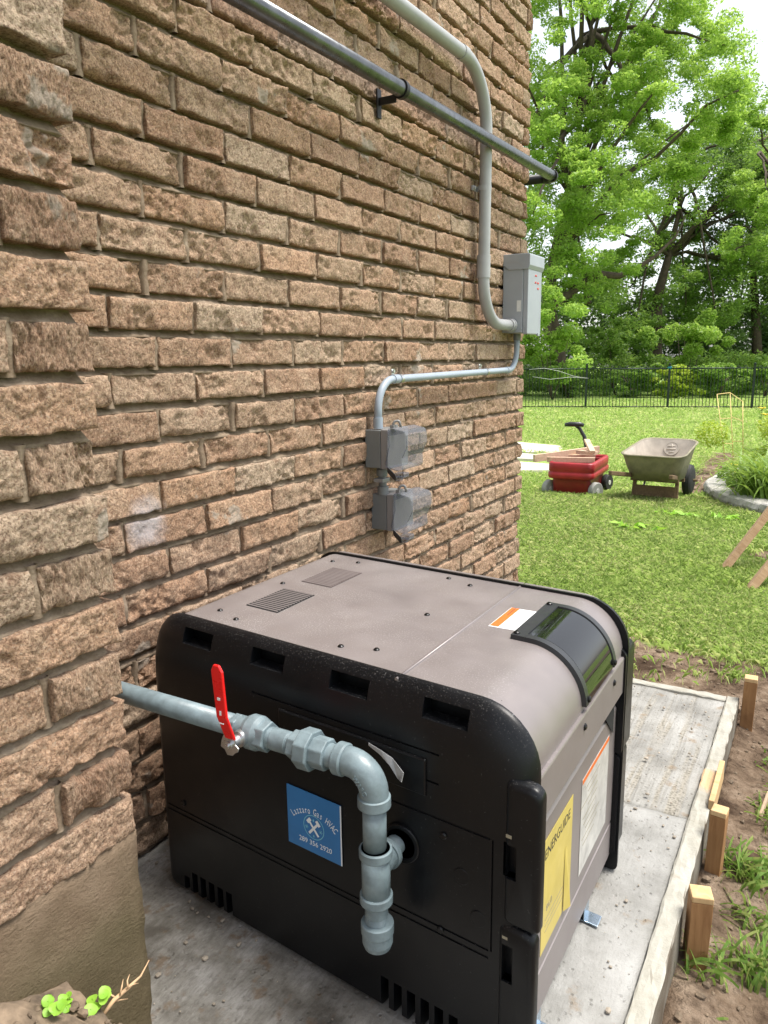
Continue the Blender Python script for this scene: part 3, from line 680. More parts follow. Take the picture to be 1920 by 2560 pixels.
for v in (.276, .444, ):
    mb = MB(); mb.lathe(H(.8545, v, .478), (1, 0, 0), [(0, .0055), (.0012, .0055), (.003, .0035), (.003, 0)], 14); mb.build('screw', M['screw'], cover)
for (v, z) in ((.262, .437), (.45, .437)):
    mb = MB(); mb.lathe(H(.853, v, z), (1, 0, 0), [(0, .006), (.0012, .006), (.0035, .0038), (.0035, 0)], 14); mb.build('screw', M['screw'], lip)
# labels
def plate(name, c, ex, ey, w, h, t, m, par):
    mb = MB(); mb.box((-w/2, -h/2, 0), (w/2, h/2, t), frame(c, ex, ey)); return mb.build(name, m, par)
def lettering(s, size, c, ex, ey, m, par, name='lettering', sp=1.0):
    me = placed(textmesh(s, size, .0001, sp), frame(c, ex, ey)); return link(name, me, m, par)
wl_ = plate('warning_label', H(.6925, .353, .5552), ey_, -ex_, .110, .051, .0004, M['white'], heater); tag(wl_, 'white warning label with orange band on the hood')
plate('label_band', H(.676, .353, .5556), ey_, -ex_, .106, .0155, .0003, M['orange'], wl_)
plate('label_rule', H(.676, .385, .5560), ey_, -ex_, .040, .0012, .0002, M['ink'], wl_)
for k in range(6):
    for q in range(4): 
        w_ = random.uniform(.012, .024)
        if q*.026 + w_ < .1: plate('print_line', H(.6885 + k*.0048, .308 + q*.0255 + w_/2, .5556), ey_, -ex_, w_, .0011, .0002, M['inkgrey'], wl_)
yl = plate('energy_label', H(.8434, .173, .232), ey_, (0, 0, 1), .146, .187, .0004, M['yellow'], heater); tag(yl, 'yellow energy rating label with black heading, curling at its lower corner')
lettering('ENERGUIDE', .0235, H(.8440, .170, .300), ey_, (0, 0, 1), M['ink'], yl)
lettering('84.0', .016, H(.8440, .135, .205), ey_, (0, 0, 1), M['inkgrey'], yl)
for k in range(3): plate('print_line', H(.8440, .16, .188-.010*k), ey_, (0, 0, 1), .085, .0012, .0002, M['inkgrey'], yl)
mb = MB(); mb.add([H(.8442, .21, .25), H(.8442, .221, .25), H(.852, .226, .14), H(.846, .205, .142)], [(0, 1, 2, 3)]); mb.build('curled_flap', M['yellow'], yl)
sl = plate('instruction_label', H(.8434, .387, .232), ey_, (0, 0, 1), .178, .18, .0004, M['grime'], heater); tag(sl, 'scuffed silver instruction label with red heading')
plate('label_heading', H(.8439, .387, .316), ey_, (0, 0, 1), .174, .008, .0003, M['orange'], sl)
for k in range(9): plate('print_line', H(.8439, .345 + .03*random.random(), .295-.013*k), ey_, (0, 0, 1), .06+.05*random.random(), .0015, .0002, M['inkgrey'], sl)
# blue sticker with its ring, crossed tools and writing
sc_ = H(.488, -.0012, .281); yo = Vector((0, -1, 0))
st = plate('installer_sticker', sc_ + Vector((0, 0, 0)), ex_, (0, 0, 1), .113, .105, .0008, M['blue'], heater)
tag(st, 'square blue sticker with white lettering, emblem and phone number')
SO = sc_ - Vector((SH, 1, 0)).normalized()*.0011
def spt(a, b, o=0): return SO + ex_*a + Vector((0, 0, b)) - Vector((SH, 1, 0)).normalized()*o
plate('white_edge', spt(.0560, 0, -.0006), ex_, (0, 0, 1), .0022, .104, .0006, M['txt'], st)
for k, ch in enumerate('Lazzaro Gas HVAC'):
    if ch == ' ': continue
    a = math.radians(41 - 82*k/15.0); R_ = .068; c = spt(math.sin(-a)*R_, -.047 + math.cos(a)*R_ )
    e = ex_*math.cos(a) + Vector((0, 0, math.sin(a))); u = Vector((0, 0, math.cos(a))) - ex_*math.sin(a)
    me = textmesh(ch, .0135, .0001); placed(me, frame(c, e, u) @ Matrix.Diagonal((.72, 1.25, 1, 1))); link('lettering', me, M['txt'], st)
lettering('289 356 2920', .0125, spt(.002, -.0355), ex_, (0, 0, 1), M['txt'], st)
def sbar(name, x0, y0, x1, y1, w, m, o=.0003):
    d = Vector((x1-x0, y1-y0)); n = Vector((-d.y, d.x)).normalized()*w/2; mb = MB()
    mb.add([spt(x0+n.x, y0+n.y, o), spt(x0-n.x, y0-n.y, o), spt(x1-n.x, y1-n.y, o), spt(x1+n.x, y1+n.y, o)], [(0, 1, 2, 3)]); mb.build(name, m, st)
mb = MB(); n = 40; cy0 = -.006
vs = [spt(math.cos(2*math.pi*k/n)*r, cy0+math.sin(2*math.pi*k/n)*r*.97, .0002) for r in (.0205, .0218) for k in range(n)]
mb.add(vs, [(k, (k+1)%n, n+(k+1)%n, n+k) for k in range(n)]); mb.build('emblem_ring', M['cyan'], st)
sbar('emblem_tool', -.010, cy0-.013, .010, cy0+.010, .0042, M['txt']); sbar('emblem_tool', .010, cy0-.013, -.010, cy0+.010, .0042, M['txt'], .0005)
for q in (-1, 1):
    sbar('emblem_tool', q*.013, cy0+.006, q*.006, cy0+.014, .006, M['txt'], .0007)
    for a in (0, 60, 120):
        ca, sa = math.cos(math.radians(a))*.0038, math.sin(math.radians(a))*.0038; sbar('emblem_flake', q*.0148-ca, cy0-.003-sa, q*.0148+ca, cy0-.003+sa, .0009, M['cyan'], .0004)
for (a, b) in ((0, .013), (0, -.015)): 
    mb = MB(); vs = [spt(a+.0016*math.cos(t)*(1 if math.sin(t) < 0.5 else .6), cy0+b+.0026*math.sin(t), .0006) for t in np.linspace(0, 2*math.pi, 12, endpoint=False)]; mb.add(vs, [tuple(range(12))]); mb.build('emblem_drop', M['cyan'], st)
# anchor brackets
for (v, w_) in ((.085, .038), (.365, .030)):
    mb = MB(); hbox(mb, .80, .885 if v < .2 else .865, v, v+w_, .0035, .0065); hbox(mb, .838, .8405, v, v+w_, .0065, .034); mb.build('anchor_bracket', M['bracketzinc'], heater, .001)

# ================================================================== GAS PIPE
PR = .0168; GY = .812; GZ = .459
gas = empty('gas_pipe', (.645, GY, .17), 'blue-grey painted gas pipe with red-handled valve in front of the heater', 'pipe')
mb = MB(); mb.tube([(-.02, .816, GZ), (.40, .816, GZ)], PR, 28); mb.build('pipe_run', M['gas'], gas)
def hexa(x0, x1, r, name, par=gas, n=6, y=GY, m='gas'):
    mb = MB(); mb.prism([(r*math.cos(math.pi*2*k/n+.2), r*math.sin(math.pi*2*k/n+.2)) for k in range(n)], lambda p, e: Vector(((x1 if e else x0), y+p[0], GZ+p[1]))); return mb.build(name, M[m], par, .0018, 2)
valve = MB().lathe((.400, GY+.002, GZ), (1, 0, 0), [(0, .0185), (.003, .0195), (.02, .0195), (.022, .0225), (.03, .0265), (.044, .0265), (.052, .0235), (.054, .0205)], 28).build('valve_body', M['gas'], gas)
hexa(.396, .4085, .0215, 'hex_collar'); hexa(.444, .466, .0238, 'hex_collar')
def lathx(x0, prof, name, m='gas'): return MB().lathe((x0, GY, GZ), (1, 0, 0), prof, 32).build(name, M[m], gas)
nip = [(0, .0155)]
for k in range(4): nip += [(.002*k+.0005, .0166), (.002*k+.0012, .0158)]
nip += [(.009, .0168), (.036, .0168)]
for k in range(4): nip += [(.0365+.002*k, .0166), (.0373+.002*k, .0158)]
lathx(.465, nip + [(.0455, .0165)], 'nipple')
hexa(.508, .5265, .0225, 'union_nut'); hexa(.5255, .548, .0305, 'union_nut', n=8); hexa(.547, .572, .0235, 'union_nut', n=8)
lathx(.571, [(0, .0168), (.012, .0168), (.0125, .0155), (.014, .0168), (.02, .0168)], 'nipple')
# elbow swept through 90 degrees with banded ends
pe = fillet([(.588, GY, GZ), (.645, GY, GZ), (.645, GY, .402)], .038, 12)
el = MB(); el.tube(pe, [.0205]*len(pe), 28); el.lathe((.586, GY, GZ), (1, 0, 0), [(0, .0178), (0, .0222), (.0015, .0235), (.013, .0235), (.0155, .0215), (.0155, .0178)], 30)
el.lathe((.645, GY, .418), (0, 0, -1), [(0, .0205), (.001, .0232), (.0145, .0235), (.0158, .0222), (.0158, .0168)], 30)
elbow = el.build('elbow', M['gas'], gas)
me = textmesh('WARD', .0105, .0006); placed(me, frame((.6345, GY-.0208, .4385), (.62, 0, -.78), (.78, -.0, .62))); link('cast_lettering', me, M['gas'], elbow)
MB().tube([(.645, GY, .402), (.645, GY, .335)], PR, 28).build('drop_pipe', M['gas'], gas)
tee = MB(); tee.tube([(.646, GY, .338), (.646, GY, .252)], .0205, 28)
for z in (.338, .266): tee.lathe((.646, GY, z), (0, 0, -1), [(0, .0170), (0, .0222), (.0015, .0237), (.0125, .0237), (.0145, .0222), (.0145, .0205)], 30)
tee.lathe((.646, GY, .308), (0, 1, 0), [(.008, .0195), (.028, .0195), (.028, .0222), (.0295, .0232), (.036, .0232), (.036, .0168)], 28); tee.build('tee', M['gas'], gas)
MB().tube([(.646, GY+.03, .308), (.650, GY+.12, .312)], .0150, 24).build('branch_pipe', M['gas'], gas)
th = [(0, .0168), (.022, .0168)]
for k in range(6): th += [(.0235+.002*k, .0160), (.0243+.002*k, .0168)]
MB().lathe((.646, GY, .254), (0, 0, -1), th, 28).build('drip_leg', M['gas'], gas)
MB().lathe((.647, GY, .2205), (0, 0, -1), [(0, .0168), (0, .0222), (.0015, .0237), (.016, .0237), (.018, .0222), (.032, .0222), (.040, .0195), (.0435, .0130), (.0445, 0)], 30).build('drip_cap', M['gas'], gas)
# valve stem, stop plate and red lever
MB().lathe((.4275, GY-.018, GZ), (0, -1, 0), [(0, .0125), (.010, .0125), (.010, .0085), (.022, .0085), (.022, .0062), (.032, .0062)], 20).build('valve_stem', M['zinc'], gas)
sp_ = [(-.016, .004), (-.012, .013), (.009, .014), (.010, .003), (.0165, -.002), (.014, -.008), (.0085, -.011), (.004, -.016), (-.006, -.017), (-.011, -.009), (-.018, -.006)]
MB().prism(sp_, lambda p, e: Vector((.4275+p[0], GY-.0435-(.002 if e else 0), GZ+p[1]-.001))).build('stop_plate', M['zinc'], gas, .0005)
MB().lathe((.4275, GY-.0455, GZ), (0, -1, 0), [(0, .0062), (.004, .0062), (.004, .0038), (.008, .0038), (.008, 0)], 6).build('lever_nut', M['zinc'], gas)
lv = []; n = 12
for k in range(n+1):
    t = k/n; z = GZ + .010 + .118*t; y = GY - .046 - .012*min(1, t*3) ; x = .4305 - .008*t; wd = .0095 + .0012*t
    if t > .93: wd = .0086
    if t > .99: wd = .0052
    lv.append([(x-wd, y+.0025, z), (x-wd, y-.0025, z), (x+wd, y-.0025, z), (x+wd, y+.0025, z)])
lever = MB().loft([[Vector(p) for p in r] for r in lv], False).build('lever', M['red'], gas, .0022, 3)
for k, (a, b, ww) in enumerate(((.030, .003, .009), (.043, .012, .0030), (.066, .007, .005))):
    t = a/.118; MB().box((.4305-.008*t-ww/2, GY-.0612-.0006, GZ+.010+a), (.4305-.008*t+ww/2, GY-.0608-.0002, GZ+.010+a+b*.55)).build('lever_print', M['txt'], lever)

# ================================================================== WALL SERVICES
rail = empty('metal_rail', (0, 1.9, 1.70), 'shiny galvanised steel pipe rail on black brackets, running past the house corner', 'rail')
MB().tube([(.07, .85, 1.700), (.07, 3.255, 1.736)], .0205, 28).build('rail_pipe', M['steel'], rail)
MB().tube([(.07, 3.272, 1.736), (-.45, 3.272, 1.736)], .0190, 24).build('return_pipe', M['blackmetal'], rail)
MB().tube(fillet([(.07, 3.238, 1.736), (.07, 3.272, 1.736), (.028, 3.272, 1.736)], .024, 8), .0235, 24).build('end_elbow', M['blackmetal'], rail)
for y in (1.955, .97):
    zz = 1.700 + .036*(y-.85)/2.405
    b_ = MB(); b_.box((-.002, y-.011, zz-.062), (.003, y+.011, zz+.012)); b_.box((.003, y-.003, zz-.030), (.055, y+.003, zz-.010)); b_.lathe((.07, y-.008, zz), (0, 1, 0), [(0, .0208), (0, .0248), (.016, .0248), (.016, .0208)], 28)
    b_.build('bracket', M['blackmetal'], rail, .001)

con = empty('conduit', (.03, 2.63, 1.13), 'thick grey plastic conduit turning down the wall into the disconnect box', 'conduit')
CX = .032
path = fillet([(CX+.006, .9, 1.925), (CX+.006, 2.625, 1.957), (CX, 2.628, 1.128), (CX+.004, 2.905, 1.128)], [.19, .155], 14)
MB().tube(path, .0208, 28).build('conduit_pipe', M['pvc'], con)
def sleeve(a, b, r, name, par, m): 
    a, b = Vector(a), Vector(b); L = (b-a).length
    return MB().lathe(a, b-a, [(0, r-.003), (0, r), (L, r), (L, r-.003)], 28).build(name, M[m], par)
sleeve((CX+.006, 2.405, 1.953), (CX+.006, 2.440, 1.9535), .0228, 'coupling', con, 'pvc'); sleeve((CX, 2.628, 1.362), (CX, 2.628, 1.285), .0242, 'coupling', con, 'pvc')
sleeve((CX+.004, 2.872, 1.128), (CX+.004, 2.9085, 1.128), .0245, 'connector', con, 'pvc'); sleeve((CX+.004, 2.888, 1.128), (CX+.004, 2.897, 1.128), .0262, 'locknut', con, 'pvc')
def strap(c, axis, r, par, m):
    c = Vector(c); o = MB()
    if axis == 'z':
        o.lathe(c - Vector((0, 0, .008)), (0, 0, 1), [(0, r), (0, r+.0035), (.016, r+.0035), (.016, r)], 26); o.box((c.x-.032, c.y-r-.020, c.z-.008), (c.x-.026, c.y+.005, c.z+.008)); o.lathe((c.x-.026, c.y-r-.012, c.z), (1, 0, 0), [(0, .006), (.006, .006), (.006, 0)], 10)
    else:
        o.lathe(c - Vector((0, .008, 0)), (0, 1, 0), [(0, r), (0, r+.003), (.016, r+.003), (.016, r)], 22); o.box((-.001, c.y-.008, c.z+r), (.003, c.y+.008, c.z+r+.018)); o.lathe((.003, c.y, c.z+r+.011), (1, 0, 0), [(0, .005), (.005, .005), (.005, 0)], 10)
    o.build('strap', M[m], par)
strap((CX, 2.628, 1.585), 'z', .0208, con, 'pvc')

dis = empty('disconnect_box', (0, 2.99, 1.09), 'grey metal electrical disconnect box with red handwriting near the house corner', 'electrical box')
MB().box((-.004, 2.910, 1.100), (.078, 3.062, 1.388)).build('enclosure', M['boxgrey'], dis, .002)
MB().box((.0785, 2.912, 1.094), (.099, 3.068, 1.345)).build('front_cover', M['boxgrey'], dis, .003)
hood = MB(); hood.prism([(-.004, 1.395), (.104, 1.395), (.106, 1.389), (.106, 1.352), (.100, 1.337), (.018, 1.337), (.002, 1.352), (-.004, 1.352)], lambda p, e: Vector((p[0], 3.076 if e else 2.905, p[1]))); hood.build('rain_hood', M['boxgrey'], dis, .002)
MB().add([(.012, 2.9035, 1.366), (.055, 2.9035, 1.366), (.080, 2.9035, 1.345), (.077, 2.9035, 1.345), (.053, 2.9035, 1.3635), (.012, 2.9035, 1.3635)], [tuple(range(6))]).build('hood_crease', M['pvc'], dis)
MB().box((.096, 3.028, 1.088), (.103, 3.050, 1.100)).build('hasp', M['boxgrey'], dis, .001)
MB().box((.055, 2.9088, 1.180), (.072, 2.9096, 1.222)).build('paper_sticker', M['wire'], dis)
for (yy, zz, wd) in ((2.985, 1.318, .022), (2.985, 1.292, .018), (3.012, 1.291, .020), (3.015, 1.270, .018)):
    pts = [Vector((.0996, yy + wd*q/6, zz + .004*math.sin(q*2.3+yy*90))) for q in range(7)]; MB().tube(pts, .0011, 5).build('red_handwriting', M['redink'], dis)
sc2 = empty('conduit', (.03, 2.4, .82), 'thin blue-grey conduit bending along the wall down to the upper outlet box', 'conduit')
p2 = fillet([(.028, 2.992, 1.095), (.028, 2.990, .957), (.026, 1.888, .947), (.026, 1.884, .812)], [.085, .085], 12)
MB().tube(p2, .0112, 20).build('conduit_pipe', M['pvcblue'], sc2)
sleeve((.028, 2.992, 1.098), (.028, 2.992, 1.072), .0150, 'connector', sc2, 'outlet'); sleeve((.026, 1.884, .842), (.026, 1.884, .811), .0140, 'connector', sc2, 'pvcblue')
sleeve((.027, 2.905, .9560), (.027, 2.880, .9558), .0135, 'coupling', sc2, 'pvcblue'); sleeve((.026, 1.972, .9478), (.026, 2.002, .9480), .0135, 'coupling', sc2, 'pvcblue')
strap((.027, 2.675, .954), 'y', .0112, sc2, 'zinc'); strap((.026, 2.015, .948), 'y', .0112, sc2, 'zinc')

def outlet(y0, zb, zt, label, s=1.0):
    t = empty('outlet_box', (0, y0+.06, zb), label, 'outlet box', 'covered outlet boxes on the brick wall')
    Yn = y0; Yf = y0 + .118*s
    MB().box((-.006, Yn, zb), (.0455, Yf, zt)).build('box_body', M['outlet'], t, .002)
    MB().box((.0465, Yn-.001, zb-.002), (.070, Yf+.004, zt+.003)).build('cover_frame', M['outlet2'], t, .003)
    h = zt-zb
    # clear bubble: side profile in x-z, bulging out below the middle
    pr = [(.071, zt+.006), (.088, zt+.008), (.124, zt+.001), (.130, zt-.010), (.131, zt-.38*h), (.116, zt-.68*h), (.118, zb+.045*h), (.110, zb-.03*h), (.066, zb+.06*h)]
    ins = MB(); a, b_ = Yn-.006, Yf+.010
    ins.loft([[Vector((x, y, z)) for x, z in pr] for y in (a, b_)], False, True, True)
    c = ins.build('clear_cover', M['clear'], t, .004, 2)
    def rib(pts, r): MB().tube([Vector(p) for p in pts], r, 8).build('cover_rib', M['outlet2'] if r > .0019 else M['clear'], c)
    rib([(.076, a-.001, zt+.005), (.078, a-.001, zt-.40*h), (.066, a-.001, zb+.16*h), (.070, a-.001, zb+.05*h), (.110, a-.001, zb-.03*h)], .0018)
    rib([(.134, a-.001, zt-.012), (.1355, a-.001, zt-.38*h), (.120, a-.001, zt-.68*h)], .0016)
    for k in range(6): rib([(.1372-.0022*k*0, a+.018+.007*k, zt-.62*h+.0*k), (.1275, a+.022+.007*k, zt-.80*h)], .0009)
    MB().prism(rrect(-.020, .020, -.0095, .0095, (.007,)*4, 5), lambda p, e: Vector((.088+p[0]*.72+p[1]*.0, a-.0035-(.003 if e else 0), zb-.012-p[0]*.62+p[1]))).build('cord_plug', M['handle'], c, .001)
    hp = MB(); hp.tube(fillet([(.070, a+.030, zt+.006), (.076, a+.034, zt+.024), (.088, a+.040, zt+.027), (.092, a+.044, zt+.008)], .006, 5), .0036, 10); hp.box((.066, a+.026, zt+.004), (.078, a+.052, zt+.014)); hp.build('hinge_hook', M['outlet2'], t)
    lt = MB(); lt.box((.082, a+.02, zb-.026), (.112, a+.056, zb-.012)); lt.box((.078, a+.03, zb-.038), (.098, a+.048, zb-.024)); lt.build('latch', M['clear'], t, .003)
    return t
outlet(1.862, .699, .808, 'upper grey outlet box with bulging clear cover, just under the bent conduit')
outlet(1.892, .511, .617, 'lower grey outlet box with dusty clear cover, nearest above the heater')
nipc = empty('conduit_nipple', (.026, 1.90, .617), 'short dark grey conduit nipple with clamp joining the two outlet boxes', 'conduit')
MB().tube([(.028, 1.898, .700), (.028, 1.905, .616)], .0118, 18).build('nipple_pipe', M['outlet'], nipc)
sleeve((.028, 1.899, .692), (.028, 1.899, .672), .0165, 'connector', nipc, 'outlet'); sleeve((.028, 1.904, .640), (.028, 1.904, .616), .0165, 'connector', nipc, 'outlet')
MB().box((.012, 1.876, .655), (.044, 1.918, .666)).build('clamp', M['outlet2'], nipc, .002)

# ================================================================== FORMWORK
def lumber(name, a, b, w, h, m, label=None, cat=None, group=None, parent=None, up=(0, 0, 1), bevel=.0015, cut=None):
    """board from a to b, w across, h along 'up'"""
    a, b = Vector(a), Vector(b); d = (b-a); L = d.length
    F_ = frame((a+b)/2, d, up)
    mb = MB(); mb.box((-L/2, -h/2, -w/2), (L/2, h/2, w/2))
    me = mb.mesh(name); o = link(name, me, m, None, bevel); o.matrix_world = F_
    if parent is not None:
        o.parent = parent; o.matrix_parent_inverse = world_of(parent).inverted()
    return tag(o, label, cat, group)
def rough_board(name, x0, x1, y0, y1, z0, z1, label, group):
    nx, ny = 8, max(8, int((max(y1-y0, x1-x0))/.02)); mb = MB()
    long_y = (y1-y0) > (x1-x0); rings = []
    for k in range(ny+1):
        t = k/ny; c = (y0+(y1-y0)*t) if long_y else (x0+(x1-x0)*t)
        def pt(u, z):
            e = .0025*mnoise.noise(Vector((c*25, u*40, z*40))) + .002*mnoise.noise(Vector((c*70, u*90, 3)))
            return Vector((x0+(x1-x0)*u+e, c, z+e)) if long_y else Vector((c, y0+(y1-y0)*u+e, z+e))
        rings.append([pt(0, z0), pt(1, z0), pt(1, z1-.002), pt(.9, z1), pt(.6, z1), pt(.35, z1), pt(.1, z1), pt(0, z1-.002)])
    mb.loft(rings, False); o = mb.build(name, M['board']); return tag(o, label, 'board', group)
rough_board('form_board', .9545, .990, .25, 1.868, -.10, .010, 'cement-smeared form board along the near edge of the concrete pad, bare wood at its end', 'form boards round the pad')
rough_board('form_board', .9545, .988, 1.874, 2.352, -.10, .002, 'cement-smeared form board along the far stretch of the pad, behind the bare board end', 'form boards round the pad')
rough_board('form_board', .18, .953, 2.321, 2.352, -.10, .001, 'narrow pale form board across the far end of the concrete pad', 'form boards round the pad')
def stake(x, y, z0, z1, lean, label, w=.034, rz=0.0):
    t = empty('form_stake', (x, y, z0), label, 'stake', 'stakes holding the form boards')
    mb = MB(); n = 8
    o_ = [(-w/2, -w*.5), (w/2, -w*.5), (w/2, w*.5), (-w/2, w*.5)]
    rings = []
    for k in range(n+1):
        s_ = k/n; z = z0 + (z1-.012-z0)*s_
        rings.append([Vector((x + lean*s_ + a*math.cos(rz)-b*math.sin(rz) + .001*mnoise.noise(Vector((z*40, a*200, b*90))), y + a*math.sin(rz)+b*math.cos(rz), z)) for a, b in o_])
    mb.loft(rings, False); mb.build('stake_shaft', M['stake'], t, .0012)
    mb = MB(); xc = x+lean; rr = [[Vector((xc + a*math.cos(rz)-b*math.sin(rz), y + a*math.sin(rz)+b*math.cos(rz), z)) for a, b in o_] for z in (z1-.0118, z1)]
    mb.loft(rr, False); mb.build('stake_top', M['stakecut'], t, .0018)
stake(1.009, 2.352, -.20, .075, .006, 'tall wooden stake at the far corner of the pad, alone and farthest of the stakes', .035, .05)
stake(1.012, 1.600, -.20, .070, .006, 'brown wooden stake with pale cut top, middle one of the three stakes', .031, -.1)
stake(1.014, 1.325, -.20, .060, .006, 'nearest wooden stake, beside the grass tufts at the lower right', .037, .3)
tag(lumber('board_offcut', (.9925, 1.69, .006), (.9925, 1.885, .008), .012, .05, M['stakecut'], 'thin pale wood strip beside the bare end of the form board', 'wood strip'))
tag(lumber('wood_chip', (1.085, 1.90, -.10), (1.098, 1.945, -.055), .006, .016, M['scrap'], 'small pinkish wood chip stuck upright in the soil right of the stakes', 'wood chip'))

# ================================================================== SAWHORSE (its legs reach in from the right)
saw = empty('sawhorse', (1.3, 4.9, -.2), 'wooden sawhorse whose two parallel legs lean in from the right edge', 'sawhorse')
lumber('leg', (.685, 4.588, -.235), (1.150, 5.03, .53), .038, .075, M['lumber'], parent=saw, up=(.3, -1, .3))
lumber('leg', (.855, 4.183, -.215), (1.335, 4.66, .53), .038, .075, M['lumber'], parent=saw, up=(.3, -1, .3))
lumber('leg', (2.05, 4.62, -.235), (1.36, 4.78, .53), .038, .075, M['lumber'], parent=saw, up=(.3, -1, .3))
lumber('top_beam', (.98, 5.35, .55), (1.62, 4.15, .55), .09, .04, M['lumber'], parent=saw)

# ================================================================== YARD
def gat(x, y): return float(gz0(y)) + .008*fbm(x, y, 2.2, 2)
def rot_box(mb, c, sx, sy, sz, rz): 
    return mb.box((-sx/2, -sy/2, 0), (sx/2, sy/2, sz), Matrix.Translation(c) @ Matrix.Rotation(rz, 4, 'Z'))
# red toy wagon
wx, wy = -1.03, 7.74; wz = gat(wx, wy)
wag = empty('toy_wagon', (wx, wy, wz), 'red plastic toy wagon with black pull handle, loaded with wood scraps', 'wagon')
WM = Matrix.Translation((wx, wy, wz)) @ Matrix.Rotation(math.radians(3), 4, 'Z')
def wring(hx, hy, z, r, oy=0): return [WM @ Vector((x, y+oy, z)) for x, y in rrect(-hx, hx, -hy, hy, (r,)*4, 5)]
mb = MB(); mb.loft([wring(.175, .34, .045, .05), wring(.185, .35, .06, .05), wring(.190, .36, .185, .05), wring(.190, .36, .195, .05)], True, True, True); mb.build('lower_body', M['wagon'], wag)
mb = MB(); mb.loft([wring(.190, .36, .19, .05), wring(.222, .395, .198, .06), wring(.230, .402, .215, .06), wring(.230, .402, .255, .06), wring(.218, .39, .265, .06), wring(.226, .398, .275, .06), wring(.226, .398, .345, .06), wring(.215, .388, .36, .055), wring(.195, .368, .36, .045), wring(.188, .36, .34, .04), wring(.175, .345, .12, .04)], True, False, True); mb.build('tub', M['wagonhi'], wag)
mb = MB(); rot_box(mb, WM @ Vector((0, .20, .20)), .37, .03, .15, math.radians(3)); mb.build('seat_divider', M['wagon'], wag, .01)
def wheel(par, c, r, w, axis, tm, hm, spokes=6, treads=18):
    t = MB(); t.lathe(Vector(c)-Vector(axis)*w/2, axis, [(0, r*.62), (0, r*.9), (w*.15, r*.985), (w*.85, r*.985), (w, r*.9), (w, r*.62)], 26); ty = t.build('tyre', tm, par)
    h = MB(); h.lathe(Vector(c)-Vector(axis)*w*.42, axis, [(0, 0), (0, r*.3), (w*.02, r*.66), (w*.86, r*.66), (w*.88, r*.32), (w*.98, r*.28), (w*.98, 0)], 22); h.build('rim', hm, par)
    for k in range(spokes):
        a = 2*math.pi*k/spokes; ax = Vector(axis); uu = Vector((0, 0, 1)).cross(ax).normalized(); d = uu*math.cos(a) + Vector((0, 0, 1))*math.sin(a)
        for sg in (-1, 1): MB().cyl(Vector(c)+d*r*.24+ax*sg*w*.46, Vector(c)+d*r*.58+ax*sg*w*.46, r*.035, 6).build('spoke', tm, par)
    return ty
for (sx, sy) in ((-1, -1), (1, -1), (-1, 1), (1, 1)):
    c = WM @ Vector((sx*.232, sy*.285, .080)); wh = empty('wheel', c); setparent(wh, wag)
    wheel(wh, c, .086, .062, Vector((.90, -.43, 0)).normalized() if sy < 0 else Vector((.97, -.24, 0)).normalized(), M['treadgrey'] if sy < 0 else M['tyre'], M['hub'], 5)
hpz = [(0, .37, .26), (-.02, .42, .40), (-.055, .44, .53), (-.11, .435, .625), (-.15, .42, .655)]
mb = MB(); mb.tube([WM @ Vector(p) for p in hpz], [.026, .024, .021, .019, .018], 14); hd = mb.build('pull_handle', M['handle'], wag)
mb = MB(); mb.tube([WM @ Vector((-.06, .41, .660)), WM @ Vector((-.10, .40, .672)), WM @ Vector((-.20, .37, .672)), WM @ Vector((-.255, .36, .665))], [.018, .026, .026, .018], 12); mb.build('grip', M['handle'], hd)
G_ = 'wood scraps heaped in the red wagon'
def scr(a, b, w_, h, label): 
    return lumber('wood_scrap', WM @ Vector(a), WM @ Vector(b), w_, h, M['scrap'], label, 'wood scrap', G_)
scr((-.40, -.28, .372), (.12, .34, .418), .038, .075, 'longest grey-edged board lying across the wagon and jutting out to the left')
scr((-.26, -.30, .372), (.20, -.22, .376), .038, .050, 'pale board lying flat along the near edge of the wagon, below the long board')
scr((-.02, .02, .425), (.17, -.06, .425), .085, .036, 'short pinkish block on top of the heap in the wagon')
scr((.03, .16, .53), (.15, -.10, .440), .055, .028, 'board stub propped up steeply on the heap in front of the handle')
scr((.00, -.16, .352), (.17, -.12, .354), .038, .036, 'small square-ended offcut under the pale board at the near rim')
scr((-.14, .05, .368), (.12, .16, .368), .07, .034, 'offcut half buried under the pinkish block in the wagon')

# wheelbarrow, seen from behind its handles
bx, by = -.215, 7.62; bz = gat(bx, by)
wbr = empty('wheelbarrow', (bx, by, bz), 'muddy olive wheelbarrow with dusty tray and black wheel on the lawn', 'wheelbarrow')
BM = Matrix.Translation((bx, by, bz)) @ Matrix.Rotation(math.radians(-3), 4, 'Z')      # local +y runs to the wheel
def BV(*p): return BM @ Vector(p)
def tring(hx0, hx1, y0, y1, z0, z1, r):
    out = []
    for x, y in rrect(-1, 1, -1, 1, (r,)*4, 6):
        t = (y+1)/2; hx = hx0 + (hx1-hx0)*t; out.append(BV(x*hx, y0+(y1-y0)*t, z0+(z1-z0)*t))
    return out
mb = MB(); mb.loft([tring(.18, .16, -.20, .18, .215, .185, .5), tring(.225, .20, -.27, .26, .235, .21, .45), tring(.262, .235, -.34, .35, .36, .40, .40), tring(.290, .262, -.385, .42, .470, .555, .36)], True, True, False); mb.build('tray', M['tray'], wbr)
mb = MB(); mb.loft([tring(.300, .272, -.395, .43, .466, .550, .36), tring(.304, .276, -.40, .435, .474, .558, .36), tring(.292, .264, -.387, .422, .482, .566, .36), tring(.280, .252, -.372, .408, .472, .556, .36)], True, False, False); mb.build('tray_rim', M['tray'], wbr)
